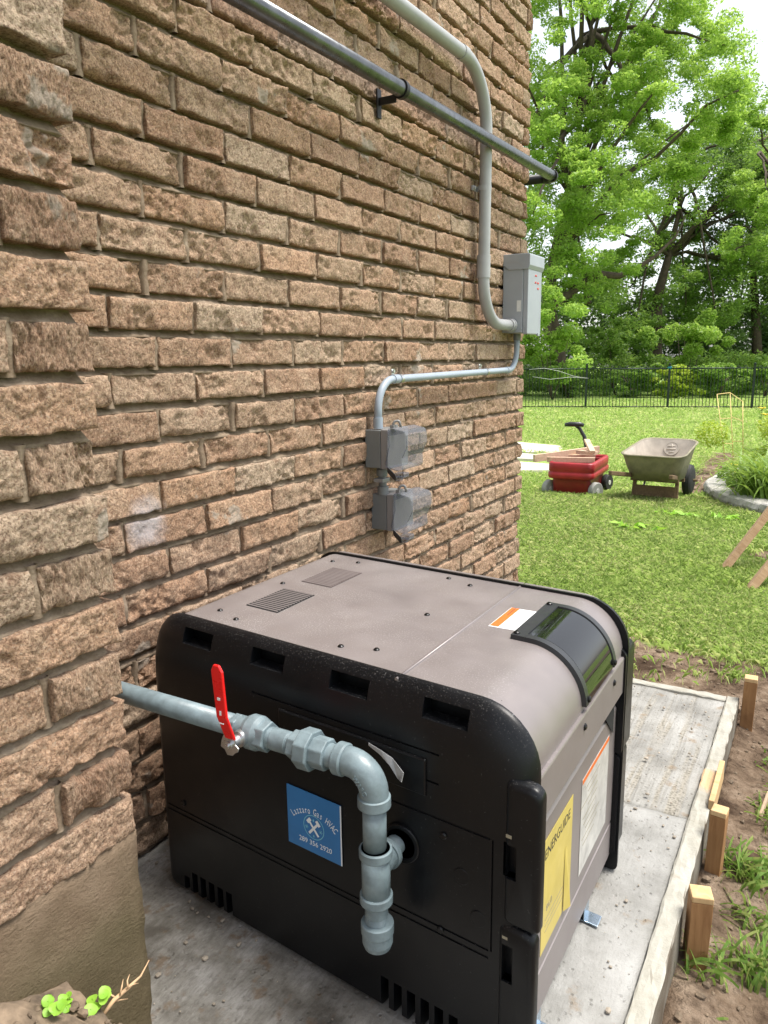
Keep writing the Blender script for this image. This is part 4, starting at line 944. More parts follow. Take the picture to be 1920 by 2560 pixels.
mb = MB(); mb.loft([tring(.282, .254, -.375, .41, .474, .558, .36), tring(.252, .225, -.328, .338, .37, .41, .40), tring(.215, .19, -.26, .25, .25, .225, .45), tring(.17, .15, -.19, .17, .23, .20, .5)], True, False, True); mb.build('tray_lining', M['trayin'], wbr)
ec = BV(.02, .358, .470); en = (BM.to_3x3() @ Vector((0, -1, .45))).normalized(); eu = (BM.to_3x3() @ Vector((1, 0, 0)))
mb = MB(); mb.lathe(ec, en, [(0, .072), (.004, .072), (.004, .064), (.001, .063), (.001, 0)], 30)
for (u0, v0, u1, v1, r_) in ((-.04, .02, .035, .03, .008), (-.045, -.01, .04, -.005, .010), (-.02, -.04, .03, -.035, .007), (.0, .045, .01, -.02, .006)):
    ev = en.cross(eu); mb.tube([ec+en*.001+eu*u0+ev*v0, ec+en*.001+eu*u1+ev*v1], [r_, r_*.6], 8)
mb.build('embossed_emblem', M['emblem'], wbr)
for sx in (-1, 1):
    lumber('handle', BV(sx*.265, -.72, .345), BV(sx*.12, .40, .165), .036, .042, M['oldwood'], parent=wbr, bevel=.008)
    lumber('leg', BV(sx*.195, -.12, .22), BV(sx*.20, -.16, .0), .030, .045, M['oldwood'], parent=wbr, up=(0, 1, 0))
    MB().tube([BV(sx*.15, .10, .20), BV(sx*.165, -.02, .01), BV(sx*.18, -.10, .008)], .010, 8).build('leg_brace', M['zinc'], wbr)
lumber('cross_brace', BV(-.19, -.165, .115), BV(.19, -.165, .115), .018, .105, M['oldwood'], parent=wbr)
lumber('riser', BV(-.21, .12, .198), BV(.21, .12, .198), .04, .035, M['oldwood'], parent=wbr); lumber('riser', BV(-.22, -.18, .228), BV(.22, -.18, .228), .04, .035, M['oldwood'], parent=wbr)
wc = BV(.185, .435, .155); wh = empty('wheel', wc); setparent(wh, wbr); axl = (BM.to_3x3() @ Vector((1, 0, 0)))
t = MB(); t.lathe(wc - axl*.045, axl, [(0, .08), (.004, .122), (.016, .15), (.045, .158), (.074, .15), (.086, .122), (.09, .08)], 30); t.build('tyre', M['tyre'], wh)
t = MB(); t.lathe(wc - axl*.035, axl, [(0, 0), (0, .05), (.015, .08), (.055, .08), (.07, .05), (.07, 0)], 22); t.build('rim', M['oldwood'], wh)
MB().cyl(wc - axl*.36, wc + axl*.085, .013, 12).build('axle', M['oldwood'], wbr)
for sx in (-1, 1): MB().tube([wc - axl*(.2 - sx*.1), BV(sx*.12, .38, .165)], .013, 8).build('axle_bracket', M['oldwood'], wbr)

# pavers beside the wagon
for (pts, lab) in (([(-3.9, 12.6), (-2.55, 12.1), (-2.30, 11.35), (-2.75, 11.05), (-4.0, 11.3)], 'farthest pale flagstone at the house corner'),
                   ([(-3.9, 11.0), (-2.45, 10.75), (-2.35, 10.2), (-3.7, 10.2)], 'narrow pale flagstone, middle of the three by the house corner'),
                   ([(-3.6, 9.95), (-1.95, 9.75), (-1.62, 9.32), (-2.2, 8.95), (-3.5, 9.0)], 'nearest pale flagstone, left of the red wagon')):
    mb = MB(); mb.prism(pts, lambda p, e: Vector((p[0], p[1], float(gz0(p[1])) + (.035 if e else -.05)))); tag(mb.build('flagstone', M['paver'], None, .008), lab, 'paver', 'flagstones by the house corner')

# curved garden edging
gw = empty('garden_edging', (.4, 7.5, -.4), 'curved low edging of pale rough stone blocks round the flower bed', 'garden wall')
arc = [(.30, 9.9), (.12, 9.2), (.075, 8.55), (.19, 7.95), (.40, 7.45), (.74, 6.98), (1.15, 6.66), (1.65, 6.45)]
ap = fillet([(a, b, 0) for a, b in arc], .35, 4)
def along(pl, step):
    out = [pl[0]]; acc = 0
    for a, b in zip(pl, pl[1:]):
        L = (b-a).length; d = step-acc
        while d <= L: out.append(a + (b-a)*(d/L)); d += step
        acc = L-(d-step)
    return out
bl = along(ap, .235)
for a, b in zip(bl, bl[1:]):
    d = (b-a); L = d.length*.965; c = (a+b)/2; nrm_ = Vector((-d.y, d.x, 0)).normalized(); zg = float(gz0(c.y))
    if nrm_.x < 0: nrm_ = -nrm_
    mb = MB(); nx = 7; rings = []
    for k in range(nx+1):
        t = -L/2 + L*k/nx; e = a + d.normalized()*(t + d.length/2)
        def q(o, z, s=1): return e + nrm_*(o + .012*mnoise.noise(Vector((e.x*21, e.y*21, z*33)))*s) + Vector((0, 0, zg+z+.006*mnoise.noise(Vector((e.x*19, e.y*23, o*30)))))
        rings.append([q(0, -.05), q(.0, .03), q(-.006, .07), q(.006, .108), q(.018, .118), q(.10, .12), q(.19, .12), q(.20, .10), q(.20, -.05)])
    mb.loft(rings, False); mb.build('stone_block', M['stone'], gw)
# bed soil
bp = [(p.x+.15, p.y, float(gz0(p.y))+.055) for p in ap]; bp += [(4.5, 6.4, -.25), (4.5, 13, -.3), (.75, 12.5, -.35), (.5, 10.5, -.36)]
mb = MB(); mb.add(bp, [tuple(range(len(bp)))]); tag(mb.build('flower_bed', M['soil']), kind='structure')

# ---- leaves: clouds of small pointed faces
def rand_dirs(n, rng):
    v = rng.normal(size=(n, 3)); return v/np.linalg.norm(v, axis=1, keepdims=True)
def leaf_faces(P, size, rng, up=.5, asp=.42, droop=0.0):
    """one pointed quad per point"""
    n = len(P); d = rand_dirs(n, rng); d[:, 2] = d[:, 2]*.6 - droop; d /= np.linalg.norm(d, axis=1, keepdims=True)
    nr = rand_dirs(n, rng); nr[:, 2] = np.abs(nr[:, 2]) + up; s = np.cross(d, nr); s /= np.linalg.norm(s, axis=1, keepdims=True)+1e-9
    L = (size*rng.uniform(.6, 1.3, n))[:, None]; nn = np.cross(s, d)
    V = np.stack([P - d*L*.5, P + s*L*asp*.5 + nn*L*.06, P + d*L*.5, P - s*L*asp*.5 + nn*L*.06], 1).reshape(-1, 3)
    F_ = np.arange(4*n).reshape(n, 4); return V, F_, rng.uniform(0, 1, n)
def leaf_object(name, P, size, m, parent=None, rng=RNG, up=.5, asp=.42, droop=0.0, shade=None):
    V, F_, a = leaf_faces(np.asarray(P), size, rng, up, asp, droop)
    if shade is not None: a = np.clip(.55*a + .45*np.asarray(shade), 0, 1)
    return link(name, fast_mesh(name, V, F_, [('var', 'FACE', a)]), m, parent)
def blob(c, r, n, rng, sq=(1, 1, .65), shell=.5):
    d = rand_dirs(n, rng); rad = rng.uniform(0, 1, n)**(shell*.6); return np.asarray(c) + d*rad[:, None]*np.asarray(sq)*r
def in_poly(px, py, poly):
    ins = False; n = len(poly)
    for i in range(n):
        x1, y1 = poly[i]; x2, y2 = poly[(i+1) % n]
        if (y1 > py) != (y2 > py) and px < (x2-x1)*(py-y1)/(y2-y1)+x1: ins = not ins
    return ins
def crown_points(poly, d0, d1, nclus, rpx, nleaf, seed, gap=.0, sq=(1, 1, .62)):
    rng = np.random.default_rng(seed); P = []; S = []; Cs = []; b = np.array(poly); tries = 0
    while len(Cs) < nclus and tries < 20000:
        tries += 1; px, py = rng.uniform(b[:, 0].min(), b[:, 0].max()), rng.uniform(b[:, 1].min(), b[:, 1].max())
        if not in_poly(px, py, poly): continue
        if mnoise.noise(Vector((px*.011, py*.013, seed))) < gap - .35: continue
        d = rng.uniform(d0, d1); c = at(px, py, d); r = rng.uniform(*rpx)*d/FPX
        Cs.append(c); k = int(nleaf*rng.uniform(.5, 1.4)); sh = rng.uniform(0, 1)
        # each clump: a few drooping sprays
        for q in range(4):
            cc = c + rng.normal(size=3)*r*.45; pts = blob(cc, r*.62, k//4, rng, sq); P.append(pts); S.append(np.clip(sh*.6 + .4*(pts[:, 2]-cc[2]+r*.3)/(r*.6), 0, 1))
    return np.concatenate(P), np.concatenate(S), Cs
def limbs(name, base, targets, r0, par, rng):
    """trunk splitting to reach the clump centres"""
    mb = MB(); base = Vector(base)
    for tgt, rr, mid in targets:
        tgt = Vector(tgt); pts = []
        for k in range(9):
            t = k/8; p = base.lerp(Vector(mid), min(1, t*2)) if t < .5 else Vector(mid).lerp(tgt, (t-.5)*2)
            p = p + Vector((mnoise.noise(Vector((t*3, rr*50, 1))), mnoise.noise(Vector((t*3, rr*50, 7))), .5*mnoise.noise(Vector((t*3, rr*50, 13)))))*.35*math.sin(math.pi*t)
            pts.append(p)
        mb.tube(pts, [rr*(1-.80*k/8) for k in range(9)], 8)
    return mb.build(name, M['bark'], par)
def tree(name, label, base, poly, d0, d1, nclus, rpx, nleaf, size, m, seed, trunk_pts, r0, gap=0.0, nl=18, group='trees beyond the fence'):
    t = empty(name, base, label, 'tree', group); rng = np.random.default_rng(seed)
    P, S, Cs = crown_points(poly, d0, d1, nclus, rpx, nleaf, seed, gap)
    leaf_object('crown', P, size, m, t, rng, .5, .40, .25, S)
    mb = MB(); tr = [Vector(p) for p in trunk_pts]; n = len(tr)
    mb.tube(tr, [r0*(1-.93*(k/(n-1))**1.2) for k in range(n)], 10)
    mb.build('trunk', M['bark'], t)
    idx = rng.permutation(len(Cs))[:nl]; lm = MB()
    for k, i in enumerate(idx):
        tg = Vector(Cs[i]); s0 = tr[int(rng.integers(max(1, n//2), n))]; mid = (s0+tg)/2 + Vector((0, 0, .12*(tg-s0).length)); rr = r0*rng.uniform(.14, .34)
        pts = [s0*(1-u)**2 + mid*2*u*(1-u) + tg*u*u + Vector((mnoise.noise(Vector((u*4, k, 1))), mnoise.noise(Vector((u*4, k, 5))), mnoise.noise(Vector((u*4, k, 9)))))*.25 for u in np.linspace(0, 1, 8)]
        lm.tube(pts, [rr*(1-.8*u) + .015 for u in np.linspace(0, 1, 8)], 6)
    lm.build('limbs', M['bark'], t); return t
def tp_(pl, d): return [at(a, b, d) for a, b in pl]
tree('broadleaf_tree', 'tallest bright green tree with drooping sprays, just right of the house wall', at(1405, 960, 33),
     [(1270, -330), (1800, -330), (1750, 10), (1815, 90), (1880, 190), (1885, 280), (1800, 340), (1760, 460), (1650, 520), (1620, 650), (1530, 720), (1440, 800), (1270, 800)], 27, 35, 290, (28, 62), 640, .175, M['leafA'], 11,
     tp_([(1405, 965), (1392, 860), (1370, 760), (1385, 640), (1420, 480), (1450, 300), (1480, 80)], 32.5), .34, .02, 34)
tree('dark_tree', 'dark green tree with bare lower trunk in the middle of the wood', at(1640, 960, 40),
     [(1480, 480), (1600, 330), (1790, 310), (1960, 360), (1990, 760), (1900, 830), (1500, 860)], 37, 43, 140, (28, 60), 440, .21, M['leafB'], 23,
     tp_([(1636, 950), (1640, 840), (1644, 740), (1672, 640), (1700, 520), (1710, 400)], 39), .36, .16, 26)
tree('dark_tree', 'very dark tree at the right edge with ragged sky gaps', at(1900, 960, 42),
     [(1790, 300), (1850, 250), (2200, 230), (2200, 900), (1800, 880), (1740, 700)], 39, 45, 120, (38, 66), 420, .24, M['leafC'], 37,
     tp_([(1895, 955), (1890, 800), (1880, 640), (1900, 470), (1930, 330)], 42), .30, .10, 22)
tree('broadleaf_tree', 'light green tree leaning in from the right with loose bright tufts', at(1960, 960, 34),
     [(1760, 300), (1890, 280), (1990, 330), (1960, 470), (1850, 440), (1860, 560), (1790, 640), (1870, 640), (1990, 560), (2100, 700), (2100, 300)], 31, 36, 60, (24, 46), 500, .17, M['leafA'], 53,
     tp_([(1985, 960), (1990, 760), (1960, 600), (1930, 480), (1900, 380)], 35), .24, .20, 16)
# limb that sweeps right from the tall tree
mb = MB(); mb.tube(tp_([(1352, 780), (1400, 752), (1450, 712), (1500, 686), (1548, 690), (1590, 672), (1640, 640), (1690, 590), (1715, 540)], 31.5), [.24, .22, .19, .16, .13, .10, .075, .05, .02], 9)
mb.tube(tp_([(1352, 770), (1372, 800), (1365, 850)], 31.4), [.2, .15, .1], 8); mb.tube(tp_([(1455, 640), (1465, 700), (1470, 760)], 31.8), [.1, .12, .14], 7)
for o in bpy.data.objects:
    if o.name == 'broadleaf_tree': lb = mb.build('low_limb', M['bark'], o)
# shrubs and undergrowth behind the fence
def shrub(label, px, py, d, rpx, n, size, m, seed, sq=(1, .8, .8), name='shrub'):
    rng = np.random.default_rng(seed); c = at(px, py, d); base = (c[0], c[1], float(gz0(c[1]))); t = empty(name, base, label, 'shrub', 'shrubs beyond the fence')
    r = rpx*d/FPX; P = np.concatenate([blob(c + rng.normal(size=3)*np.array([r*.62, r*.5, r*.42]) - np.array([0, 0, r*.15]), r*rng.uniform(.16, .38), n//22, rng, sq) for _ in range(22)])
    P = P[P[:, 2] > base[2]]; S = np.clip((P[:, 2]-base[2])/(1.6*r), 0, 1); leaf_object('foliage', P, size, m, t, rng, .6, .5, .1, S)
    mb = MB(); 
    for k in range(5): a = rng.uniform(0, 6.28); mb.tube([Vector(base), Vector(base)+Vector((math.cos(a)*r*.2, math.sin(a)*r*.2, r*.5)), Vector(c)+Vector((math.cos(a)*r*.5, math.sin(a)*r*.5, r*.1))], [.03, .02, .008], 5)
    mb.build('stem', M['bark'], t)
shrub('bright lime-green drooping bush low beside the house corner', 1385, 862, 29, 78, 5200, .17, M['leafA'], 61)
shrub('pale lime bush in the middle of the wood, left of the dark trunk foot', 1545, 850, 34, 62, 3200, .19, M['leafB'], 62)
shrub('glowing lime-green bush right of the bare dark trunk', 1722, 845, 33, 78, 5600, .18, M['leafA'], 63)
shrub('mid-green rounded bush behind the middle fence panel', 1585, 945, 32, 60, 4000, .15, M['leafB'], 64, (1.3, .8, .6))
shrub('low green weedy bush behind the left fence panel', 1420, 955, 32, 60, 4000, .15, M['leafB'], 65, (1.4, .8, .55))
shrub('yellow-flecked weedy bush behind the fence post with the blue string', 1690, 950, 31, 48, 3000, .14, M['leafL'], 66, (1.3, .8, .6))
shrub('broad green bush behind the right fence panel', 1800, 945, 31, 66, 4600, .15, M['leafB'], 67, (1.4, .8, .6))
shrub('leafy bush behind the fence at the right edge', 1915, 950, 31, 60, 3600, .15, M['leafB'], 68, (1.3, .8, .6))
rng = np.random.default_rng(5)
U = []
for k in range(420):
    px = rng.uniform(500, 2900); d = rng.uniform(42, 50); py = rng.uniform(760, 965) if rng.uniform() < .85 else rng.uniform(680, 800)
    U.append(blob(at(px, py, d), rng.uniform(1.0, 1.9), 190, rng))
tag(leaf_object('far_woodland', np.concatenate(U), .34, M['leafC'], None, rng, .5, .6), 'dense dark green woodland closing the view behind the trees', 'woodland', kind='stuff')
U = []
for k in range(520):
    px = rng.uniform(600, 2700); d = rng.uniform(33, 37); py = rng.uniform(890, 985); U.append(blob(at(px, py, d), rng.uniform(.35, .7), 120, rng, (1.2, 1, .6)))
U = np.concatenate(U); U = U[U[:, 2] > -.95]
tag(leaf_object('undergrowth', U, .17, M['leafB'], None, rng, .7, .5), 'tangled green undergrowth at the foot of the trees', 'undergrowth', kind='stuff')

# fence
fen = empty('metal_fence', (-3.2, 24.5, -.65), 'black metal picket fence with hoop tops along the back of the lawn', 'fence')
fd = Vector((2.245, .92, 0)); f0 = Vector((-5.34, 23.53, 0)) - fd*2
fu = fd.normalized(); FL = fd.length
post_me = None; pick_me = MB().box((-.008, -.008, 0), (.008, .008, 1.16)).mesh('picket')
pick_me.materials.append(M['fence']); hp = []
for k in range(13): a = math.pi*k/12; hp.append(Vector((math.cos(a)*.0508, 0, math.sin(a)*.055)))
hoop_me = MB().tube(hp, .008, 6).mesh('hoop'); hoop_me.materials.append(M['fence'])
ang = math.atan2(fu.y, fu.x)
def fput(name, me, p):
    o = bpy.data.objects.new(name, me); COL.objects.link(o); o.parent = fen; o.matrix_parent_inverse = world_of(fen).inverted(); o.location = p; o.rotation_euler = (0, 0, ang); return o
for k in range(6):
    p = f0 + fd*k; zg = float(gz0(p.y)) - .02
    b = MB(); b.box((-.03, -.03, 0), (.03, .03, 1.33)); b.box((-.036, -.036, 1.33), (.036, .036, 1.345)); pm = b.mesh('post'); pm.materials.append(M['fence']); po = fput('post', pm, (p.x, p.y, zg))
    MB().lathe((p.x, p.y, zg+1.345), (0, 0, 1), [(0, .012), (.012, .028), (.032, .036), (.052, .028), (.064, 0)], 12).build('post_cap', M['fence'], po)
    if k < 5:
        e = p + fd; ze = float(gz0(e.y)) - .02
        for h, r in ((1.245, .021), (.10, .018)):
            MB().tube([(p.x, p.y, zg+h), (e.x, e.y, ze+h)], r, 6).build('rail', M['fence'], fen)
        n = 23
        for q in range(n):
            t = (q+1)/(n+1); c = p + fd*t; fput('picket', pick_me, (c.x, c.y, zg+(ze-zg)*t+.08))
            if q % 2 == 0 and q < n-1:
                c2 = p + fd*((q+1.5)/(n+1)); ho = fput('hoop', hoop_me, (c2.x, c2.y, zg+(ze-zg)*t+1.255))
b4 = f0 + fd*3
kn = MB()
for q in range(7): a = q*.9; kn.tube([(b4.x-.06+.02*q, b4.y-.05, .60-.012*(q % 3)), (b4.x-.02+.015*q, b4.y-.07, .63), (b4.x+.04, b4.y-.05, .575+.012*q)], .012, 6)
tag(kn.build('string_knot', M['string']), 'bright blue string knotted round a fence post top', 'string')
wr = [Vector((-6.9+.42*q+.0*q, 22.75+.15*q, .60-.05*q+.09*math.sin(q*1.3))) for q in range(5)]; wr += [Vector((-5.75, 23.2, .36)), Vector((-6.3, 22.95, .30)), Vector((-6.8, 22.8, .38))]
tag(MB().tube(wr, .006, 6).build('loose_wire', M['wire']), 'thin white wire looping over the fence by the house corner', 'wire')

# trellis frame in the bed
tr = empty('plant_frame', (0.1, 11.0, -.45), 'thin yellow bamboo plant frame standing by the flower bed', 'plant frame')
def cyp(x, y, d): return Vector(at(1300+x*.3737, 880+y*.3737, d))
A = [cyp(1376, 760, 10.2), cyp(1318, 283, 10.2)]; B = [cyp(1428, 745, 10.6), cyp(1405, 272, 10.6)]; Cc = [cyp(1492, 700, 9.9), cyp(1490, 330, 9.9)]
for leg in (A, B, Cc): MB().tube(leg, .0058, 7).build('upright', M['trellis'], tr)
for (t0, t1) in ((1.0, 1.0), (.66, .64), (.31, .28)):
    for P_, Q_ in ((A, B), (B, Cc)): MB().tube([P_[0].lerp(P_[1], t0), Q_[0].lerp(Q_[1], t1)], .005, 7).build('crossbar', M['trellis'], tr)

# flower bed plants
def strap_leaves(n, c, L, rng, spread, m, name, par, wmul=1.0):
    """arching strap leaves, 6 segments each"""
    V = []; F_ = []; a_ = []; b0 = 0
    for k in range(n):
        az = rng.uniform(0, 2*math.pi); l = L*rng.uniform(.6, 1.15); w0 = .016*rng.uniform(.7, 1.2)*wmul; o = np.array(c) + np.array([rng.normal()*spread, rng.normal()*spread, 0])
        d = np.array([math.cos(az), math.sin(az), 0]); s = np.array([-d[1], d[0], 0]); bend = rng.uniform(.5, 1.25); p = o.copy(); th = rng.uniform(.05, .35)
        for q in range(8):
            wq = w0*(1-(q/7)**2.2)+.0006; V += [p - s*wq, p + s*wq + np.array([0, 0, .004])]
            step = l/7; p = p + (d*math.sin(th) + np.array([0, 0, math.cos(th)]))*step; th += bend*.30
        for q in range(7): F_.append((b0+2*q, b0+2*q+1, b0+2*q+3, b0+2*q+2)); a_.append(min(1, max(0, rng.uniform(.1, .9))))
        b0 += 16
    return link(name, fast_mesh(name, np.array(V), np.array(F_), [('var', 'FACE', a_)], True), m, par)
rng = np.random.default_rng(9)
for (x, y, n, L, lab) in ((.78, 7.62, 330, .62, 'nearest clump of arching strap-leaved lilies spilling over the stone edging'), (.70, 8.35, 260, .58, 'lily clump behind the first, beside the plant frame'), (1.25, 7.45, 330, .68, 'tall lily clump at the right edge of the picture'), (1.15, 8.5, 260, .66, 'lily clump at the back right of the bed')):
    t = empty('lily_clump', (x, y, gat(x, y)), lab, 'plant', 'lilies in the flower bed'); strap_leaves(n, (x, y, gat(x, y)+.06), L, rng, .12, M['lily'], 'leaves', t)
def bush(x, y, r, hgt, n, size, m, lab, nm='garden_shrub'):
    t = empty(nm, (x, y, gat(x, y)), lab, 'shrub'); c = np.array([x, y, gat(x, y)+hgt*.55]); P = np.concatenate([blob(c + rng.normal(size=3)*np.array([r*.45, r*.45, hgt*.22]), r*.5, n//8, rng, (1, 1, .8)) for _ in range(8)])
    leaf_object('foliage', P, size, m, t, rng, .7, .5, 0, np.clip((P[:, 2]-c[2]+hgt*.4)/hgt, 0, 1)); MB().tube([(x, y, gat(x, y)), (x, y, gat(x, y)+hgt*.5)], [.02, .01], 6).build('stem', M['bark'], t)
bush(.62, 9.75, .42, .62, 5200, .045, M['leafL'], 'yellow-green rounded shrub behind the lilies'); bush(1.2, 10.6, .55, .75, 5200, .05, M['leafL'], 'larger yellow-green shrub at the right edge of the bed')
bush(.42, 8.75, .22, .22, 1500, .04, M['leafB'], 'low dark leafy plant at the stone edging by the path')
bush(1.4, 12.6, .7, 1.1, 3600, .07, M['leafB'], 'taller green shrub at the back of the flower bed')
def flower(p, r, lab):
    t = empty('yellow_flower', p, lab, 'flower', 'yellow flowers in the bed'); p = Vector(p)
    for k in range(6):
        a = 2*math.pi*k/6; d = Vector((math.cos(a), math.sin(a), .45)).normalized(); s = Vector((-math.sin(a), math.cos(a), 0)); tip = p + d*r
        MB().add([p, p + d*r*.55 + s*r*.3, tip, p + d*r*.55 - s*r*.3], [(0, 1, 2, 3)]).build('petal', M['petal'], t)
    MB().tube([p, p - Vector((0, .01, .28))], .004, 5).build('stem', M['lily'], t)
for (x, y, d, lab) in ((1620, 383, 9.6, 'yellow lily flower highest at the right edge'), (1645, 425, 9.4, 'yellow lily flower just under the highest one'), (1465, 815, 8.0, 'yellow bloom low among the leaves by the stone edging'), (1430, 765, 8.6, 'small yellow bloom under the plant frame')):
    flower(cyp(x, y, d), .07, lab)

# ================================================================== GRASS
rng = np.random.default_rng(21)
def grass(n, d0, d1, L, W, name, label, pw=1.0, pxr=(1150, 2150), dens_fn=None):
    u = rng.uniform(0, 1, n); d = (d0**(1-pw) + u*(d1**(1-pw) - d0**(1-pw)))**(1/(1-pw)) if abs(pw-1) > 1e-3 else d0*(d1/d0)**u
    px = rng.uniform(*pxr, n); rx = np.stack([(px-960)/FPX, np.zeros(n), np.ones(n)], 1) @ RC          # bearing on the ground
    P = np.zeros((n, 3)); P[:, :2] = CAM[:2] + rx[:, :2]*d[:, None]
    keep = np.ones(n, bool); keep &= ~((P[:, 0] < .03) & (P[:, 1] < 3.2)); keep &= ~((P[:, 0] < 1.0) & (P[:, 1] < 2.38))
    P = P[keep]; d = d[keep]
    dd = np.array([dirt_at(x, y) + .35*fbm(x, y, 6, 2) if y < 14 else 0 for x, y, z in P]); k2 = rng.uniform(0, 1, len(P)) > np.clip((dd-.15)*1.7, 0, .985)
    bed = np.array([(x > .1 and 6.6 < y < 12.4 and x > np.interp(y, [6.45, 6.66, 6.98, 7.45, 7.95, 8.55, 9.2, 9.9, 12.4], [1.65, 1.15, .74, .4, .19, .075, .12, .3, .6])+.02) for x, y, z in P])
    pav = np.array([(-4 < x < -1.65 and 8.9 < y < 12.6 and not (y > 11.05 and y < 11.2)) and x < -1.7-.33*(y-9.3)*(1 if y > 9.3 else -.9) for x, y, z in P])
    P = P[k2 & ~bed & ~pav]; d = d[k2 & ~bed & ~pav]; n = len(P)
    P[:, 2] = gz0(P[:, 1]) + np.array([.008*fbm(x, y, 2.2, 2) for x, y, z in P])
    az = rng.uniform(0, 2*np.pi, n); ln = L*(d/d0)**.55*rng.uniform(.5, 1.3, n); wd = W*(d/d0)**.75*rng.uniform(.7, 1.2, n); lean = rng.uniform(.15, 1.15, n)
    dr = np.stack([np.cos(az), np.sin(az), np.zeros(n)], 1); sd_ = np.stack([-dr[:, 1], dr[:, 0], np.zeros(n)], 1)
    mid = P + dr*(ln*lean*.3)[:, None] + np.array([0, 0, 1])*(ln*.55)[:, None]; tip = P + dr*(ln*lean*.85)[:, None] + np.array([0, 0, 1])*(ln*(.95-.35*lean))[:, None]
    V = np.stack([P - sd_*wd[:, None]/2, P + sd_*wd[:, None]/2, mid + sd_*wd[:, None]*.4, tip, mid - sd_*wd[:, None]*.4], 1).reshape(-1, 3)
    F_ = np.arange(5*n).reshape(n, 5)
    pat = np.array([.5 + .55*fbm(x, y, .9, 3) for x, y, z in P]); var = np.clip(.65*rng.uniform(0, 1, n) + .35*pat, 0, 1)
    return tag(link(name, fast_mesh(name, V, F_, [('var', 'FACE', var)]), M['grass']), label, 'grass', kind='stuff')
grass(235000, 2.5, 7.5, .042, .0021, 'lawn_grass', 'short mown lawn grass between the pad and the wagon', 1.2, (1050, 2450))
grass(110000, 7.5, 30, .060, .0075, 'lawn_grass', 'sunlit lawn grass stretching back to the fence', 1.35, (950, 2450))
# long grass tufts beside the form boards
V = []; 
tuft_root = None
for (x, y, n, L) in ((1.10, 2.20, 40, .08), (1.075, 1.63, 80, .11), (1.10, 1.50, 40, .08), (1.115, 1.36, 60, .12), (1.045, 1.30, 26, .12), (1.10, 1.17, 24, .07), (1.14, 1.85, 40, .09), (1.16, 2.05, 45, .10), (1.18, 1.45, 22, .08), (1.07, 1.05, 22, .06), (1.16, 1.70, 50, .10), (1.2, 1.25, 20, .08), (1.09, 1.95, 30, .05)):
    nm = 'grass_tuft'
    V.append((x, y, n, L))
labs = ['tuft of grass beside the farthest stake', 'big tuft of long grass right of the middle stake', 'grass tuft leaning over soil below the middle stake', 'long-bladed tuft right of the nearest stake', 'long grass blades crossing the face of the nearest stake', 'small grass tuft in soil at the lower right', 'broad tuft of grass right of the wood chip', 'grass tuft behind the wood chip', 'sparse grass tuft at the right edge beside bare soil', 'sparse tuft at the bottom edge by the form board', 'thick tuft at the right edge level with the middle stake', 'grass tuft at the right edge below the nearest stake', 'tiny tuft beside the bare end of the form board']
for (x, y, n, L), lab in zip(V, labs):
    t = empty('grass_tuft', (x, y, gz(x, y)), lab, 'grass tuft', 'grass tufts along the pad'); strap_leaves(n, (x, y, gz(x, y)-.004), L*.8, rng, .024, M['tuft'], 'blades', t, .13)
# pebbles and clods in the bare soil
pv = MB()
ico = [(0,0,1),(.894,0,.447),(.276,.851,.447),(-.724,.526,.447),(-.724,-.526,.447),(.276,-.851,.447),(.724,.526,-.447),(-.276,.851,-.447),(-.894,0,-.447),(-.276,-.851,-.447),(.724,-.526,-.447),(0,0,-1)]
icf = [(0,1,2),(0,2,3),(0,3,4),(0,4,5),(0,5,1),(1,6,2),(2,7,3),(3,8,4),(4,9,5),(5,10,1),(1,10,6),(2,6,7),(3,7,8),(4,8,9),(5,9,10),(6,11,7),(7,11,8),(8,11,9),(9,11,10),(10,11,6)]
for k in range(900):
    if k < 600: x, y = rng.uniform(.995, 1.35), rng.uniform(.8, 2.6)
    else: x, y = rng.uniform(.1, 1.1), rng.uniform(2.38, 3.0)
    r = .0022 + .009*rng.uniform()**3; z = gz(x, y) + r*.25; sq = rng.uniform(.6, 1.2, 3)
    pv.add([(x+a*r*sq[0]*rng.uniform(.8, 1.2), y+b*r*sq[1]*rng.uniform(.8, 1.2), z+c*r*sq[2]*.8) for a, b, c in ico], icf)
for k in range(260):
    x, y = rng.uniform(.36, .62), rng.uniform(.36, .56); r = .0015 + .0065*rng.uniform()**3; sq = rng.uniform(.6, 1.3, 3)
    z = .262 - .55*max(0, y-.43) - 3.2*max(0, y-.520) - .22*max(0, x-.40) + r*.4
    if y < .53: pv.add([(x+a*r*sq[0]*rng.uniform(.7, 1.3), y+b*r*sq[1]*rng.uniform(.7, 1.3), z+c*r*sq[2]*.8) for a, b, c in ico], icf)
tag(pv.build('soil_clods', M['soil']), 'crumbs of soil and pebbles scattered over the bare earth', 'soil', kind='stuff')
pv = MB()
for k in range(900):
    x, y = rng.uniform(.02, .94), rng.uniform(.55, 2.3)
    if .08 < x < .87 and HY(x) < y < HY(x)+.6: continue
    r = .0012 + .0045*rng.uniform()**4; sq = rng.uniform(.6, 1.3, 3)
    pv.add([(x+a*r*sq[0], y+b*r*sq[1], .002+r*.3+c*r*.7*sq[2]) for a, b, c in ico], icf)
tag(pv.build('concrete_crumbs', M['pebble']), 'loose crumbs of gravel and dirt on the concrete pad', 'gravel', kind='stuff')

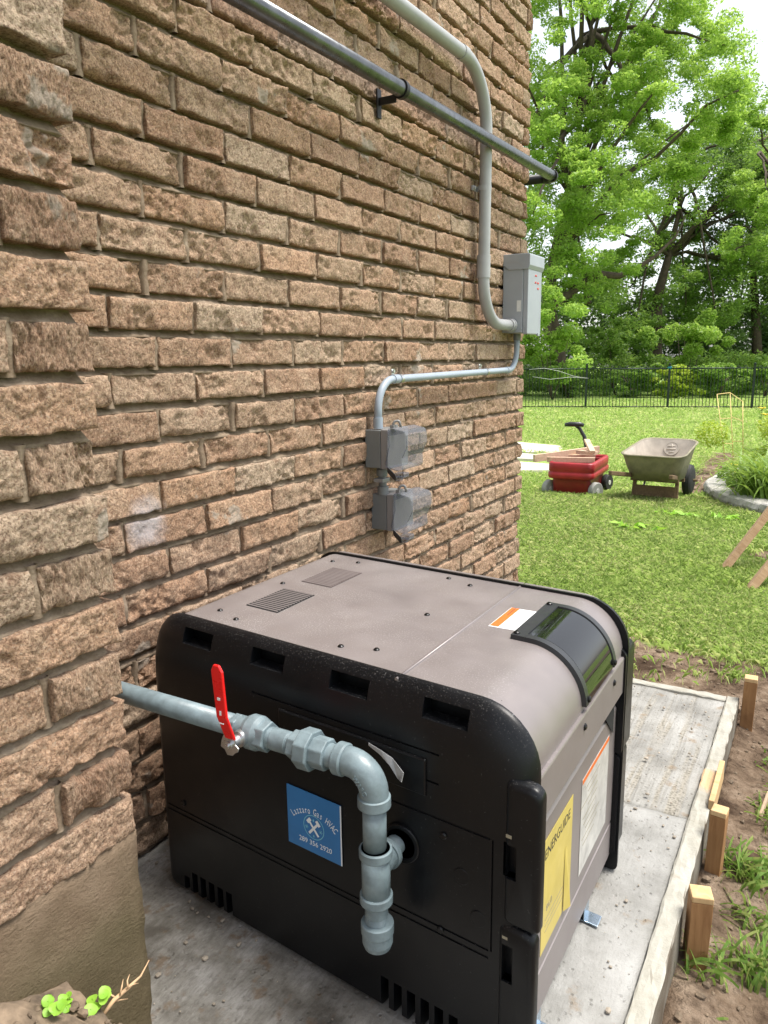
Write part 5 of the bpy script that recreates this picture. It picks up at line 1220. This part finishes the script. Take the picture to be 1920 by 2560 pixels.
# weeds and root at the foot of the projecting wall
def seedling(c, k, r, lab, seed):
    rg = np.random.default_rng(seed); t = empty('weed_seedling', c, lab, 'seedling', 'weed seedlings below the projecting wall'); c = Vector(c)
    for q in range(k):
        a = rg.uniform(0, 6.28); o = c + Vector((math.cos(a)*r*rg.uniform(.3, 1.6), math.sin(a)*r*rg.uniform(.3, 1.6), r*rg.uniform(.8, 2.6))); rr = r*rg.uniform(.55, 1.0); n_ = Vector((rg.normal()*.3 + .35, rg.normal()*.3 - .35, 1)).normalized(); u = n_.orthogonal().normalized(); v = n_.cross(u)
        vs = [o]; m_ = 12
        for j in range(m_): b = 2*math.pi*j/m_; f_ = rr*(1 - .12*abs(math.sin(b*1.5))); vs.append(o + u*math.cos(b)*f_ + v*math.sin(b)*f_*.9 + n_*.15*rr*math.cos(2*b))
        me = fast_mesh('leaf', np.array([tuple(p) for p in vs]), np.array([(0, 1+j, 1+(j+1) % m_) for j in range(m_)]), [('var', 'FACE', [rg.uniform(.2, .9)]*m_)]); link('leaf', me, M['seed'], t)
        MB().tube([c, (c+o)/2 + Vector((0, 0, r*.2)), o], .0009, 5).build('stalk', M['seed'], t)
seedling((.40, .468, .235), 9, .0095, 'leftmost bright green weed seedling at the bottom left corner', 71)
seedling((.415, .517, .213), 7, .0095, 'green weed seedling with round leaves nearest the dry root', 72)
seedling((.395, .495, .225), 4, .0065, 'smallest pale seedling between the two larger weeds', 73)
rt = empty('dry_root', (.43, .53, .2), 'pale dry forked root lying against the foundation', 'root')
rp = [Vector(at(250, 2548, .955)), Vector(at(285, 2500, .968)), Vector(at(322, 2468, .985)), Vector(at(352, 2440, 1.0)), Vector(at(373, 2400, 1.015))]
MB().tube(rp, [.0022, .0028, .0024, .0014, .0006], 7).build('root_stem', M['root'], rt)
for (a, b, c) in (((300, 2488), (305, 2465), (308, 2448)), ((315, 2474), (330, 2462), (346, 2458)), ((290, 2495), (272, 2484), (262, 2470)), ((320, 2470), (318, 2452), (324, 2436)), ((280, 2506), (300, 2500), (320, 2497))):
    MB().tube([Vector(at(*a, .972)), Vector(at(*b, .975)), Vector(at(*c, .985))], [.0014, .001, .0004], 6).build('rootlet', M['root'], rt)
# green clippings on the lawn
for (px, py, s, lab) in ((1575, 1316, 1.0, 'pale wilted weed clippings on the lawn, left of the yellow patch'), (1690, 1284, .9, 'torn green weed on the lawn before the wheelbarrow'), (1825, 1295, .8, 'pale weed scraps on the lawn near the stone edging')):
    d = 5.95; z = -.30
    for _ in range(30):
        rr = ray(px, py); tt = (z-CAM[2])/rr[2]; p = CAM + rr*tt; z = .5*z + .5*(float(gz0(p[1]))+.05)
    t = empty('weed_clipping', p, lab, 'clippings', 'weed clippings on the lawn'); leaf_object('leaves', np.array(p) + rng.normal(size=(26, 3))*np.array([.09, .05, .008])*s, .10*s, M['seed'], t, rng, 1.2, .4)
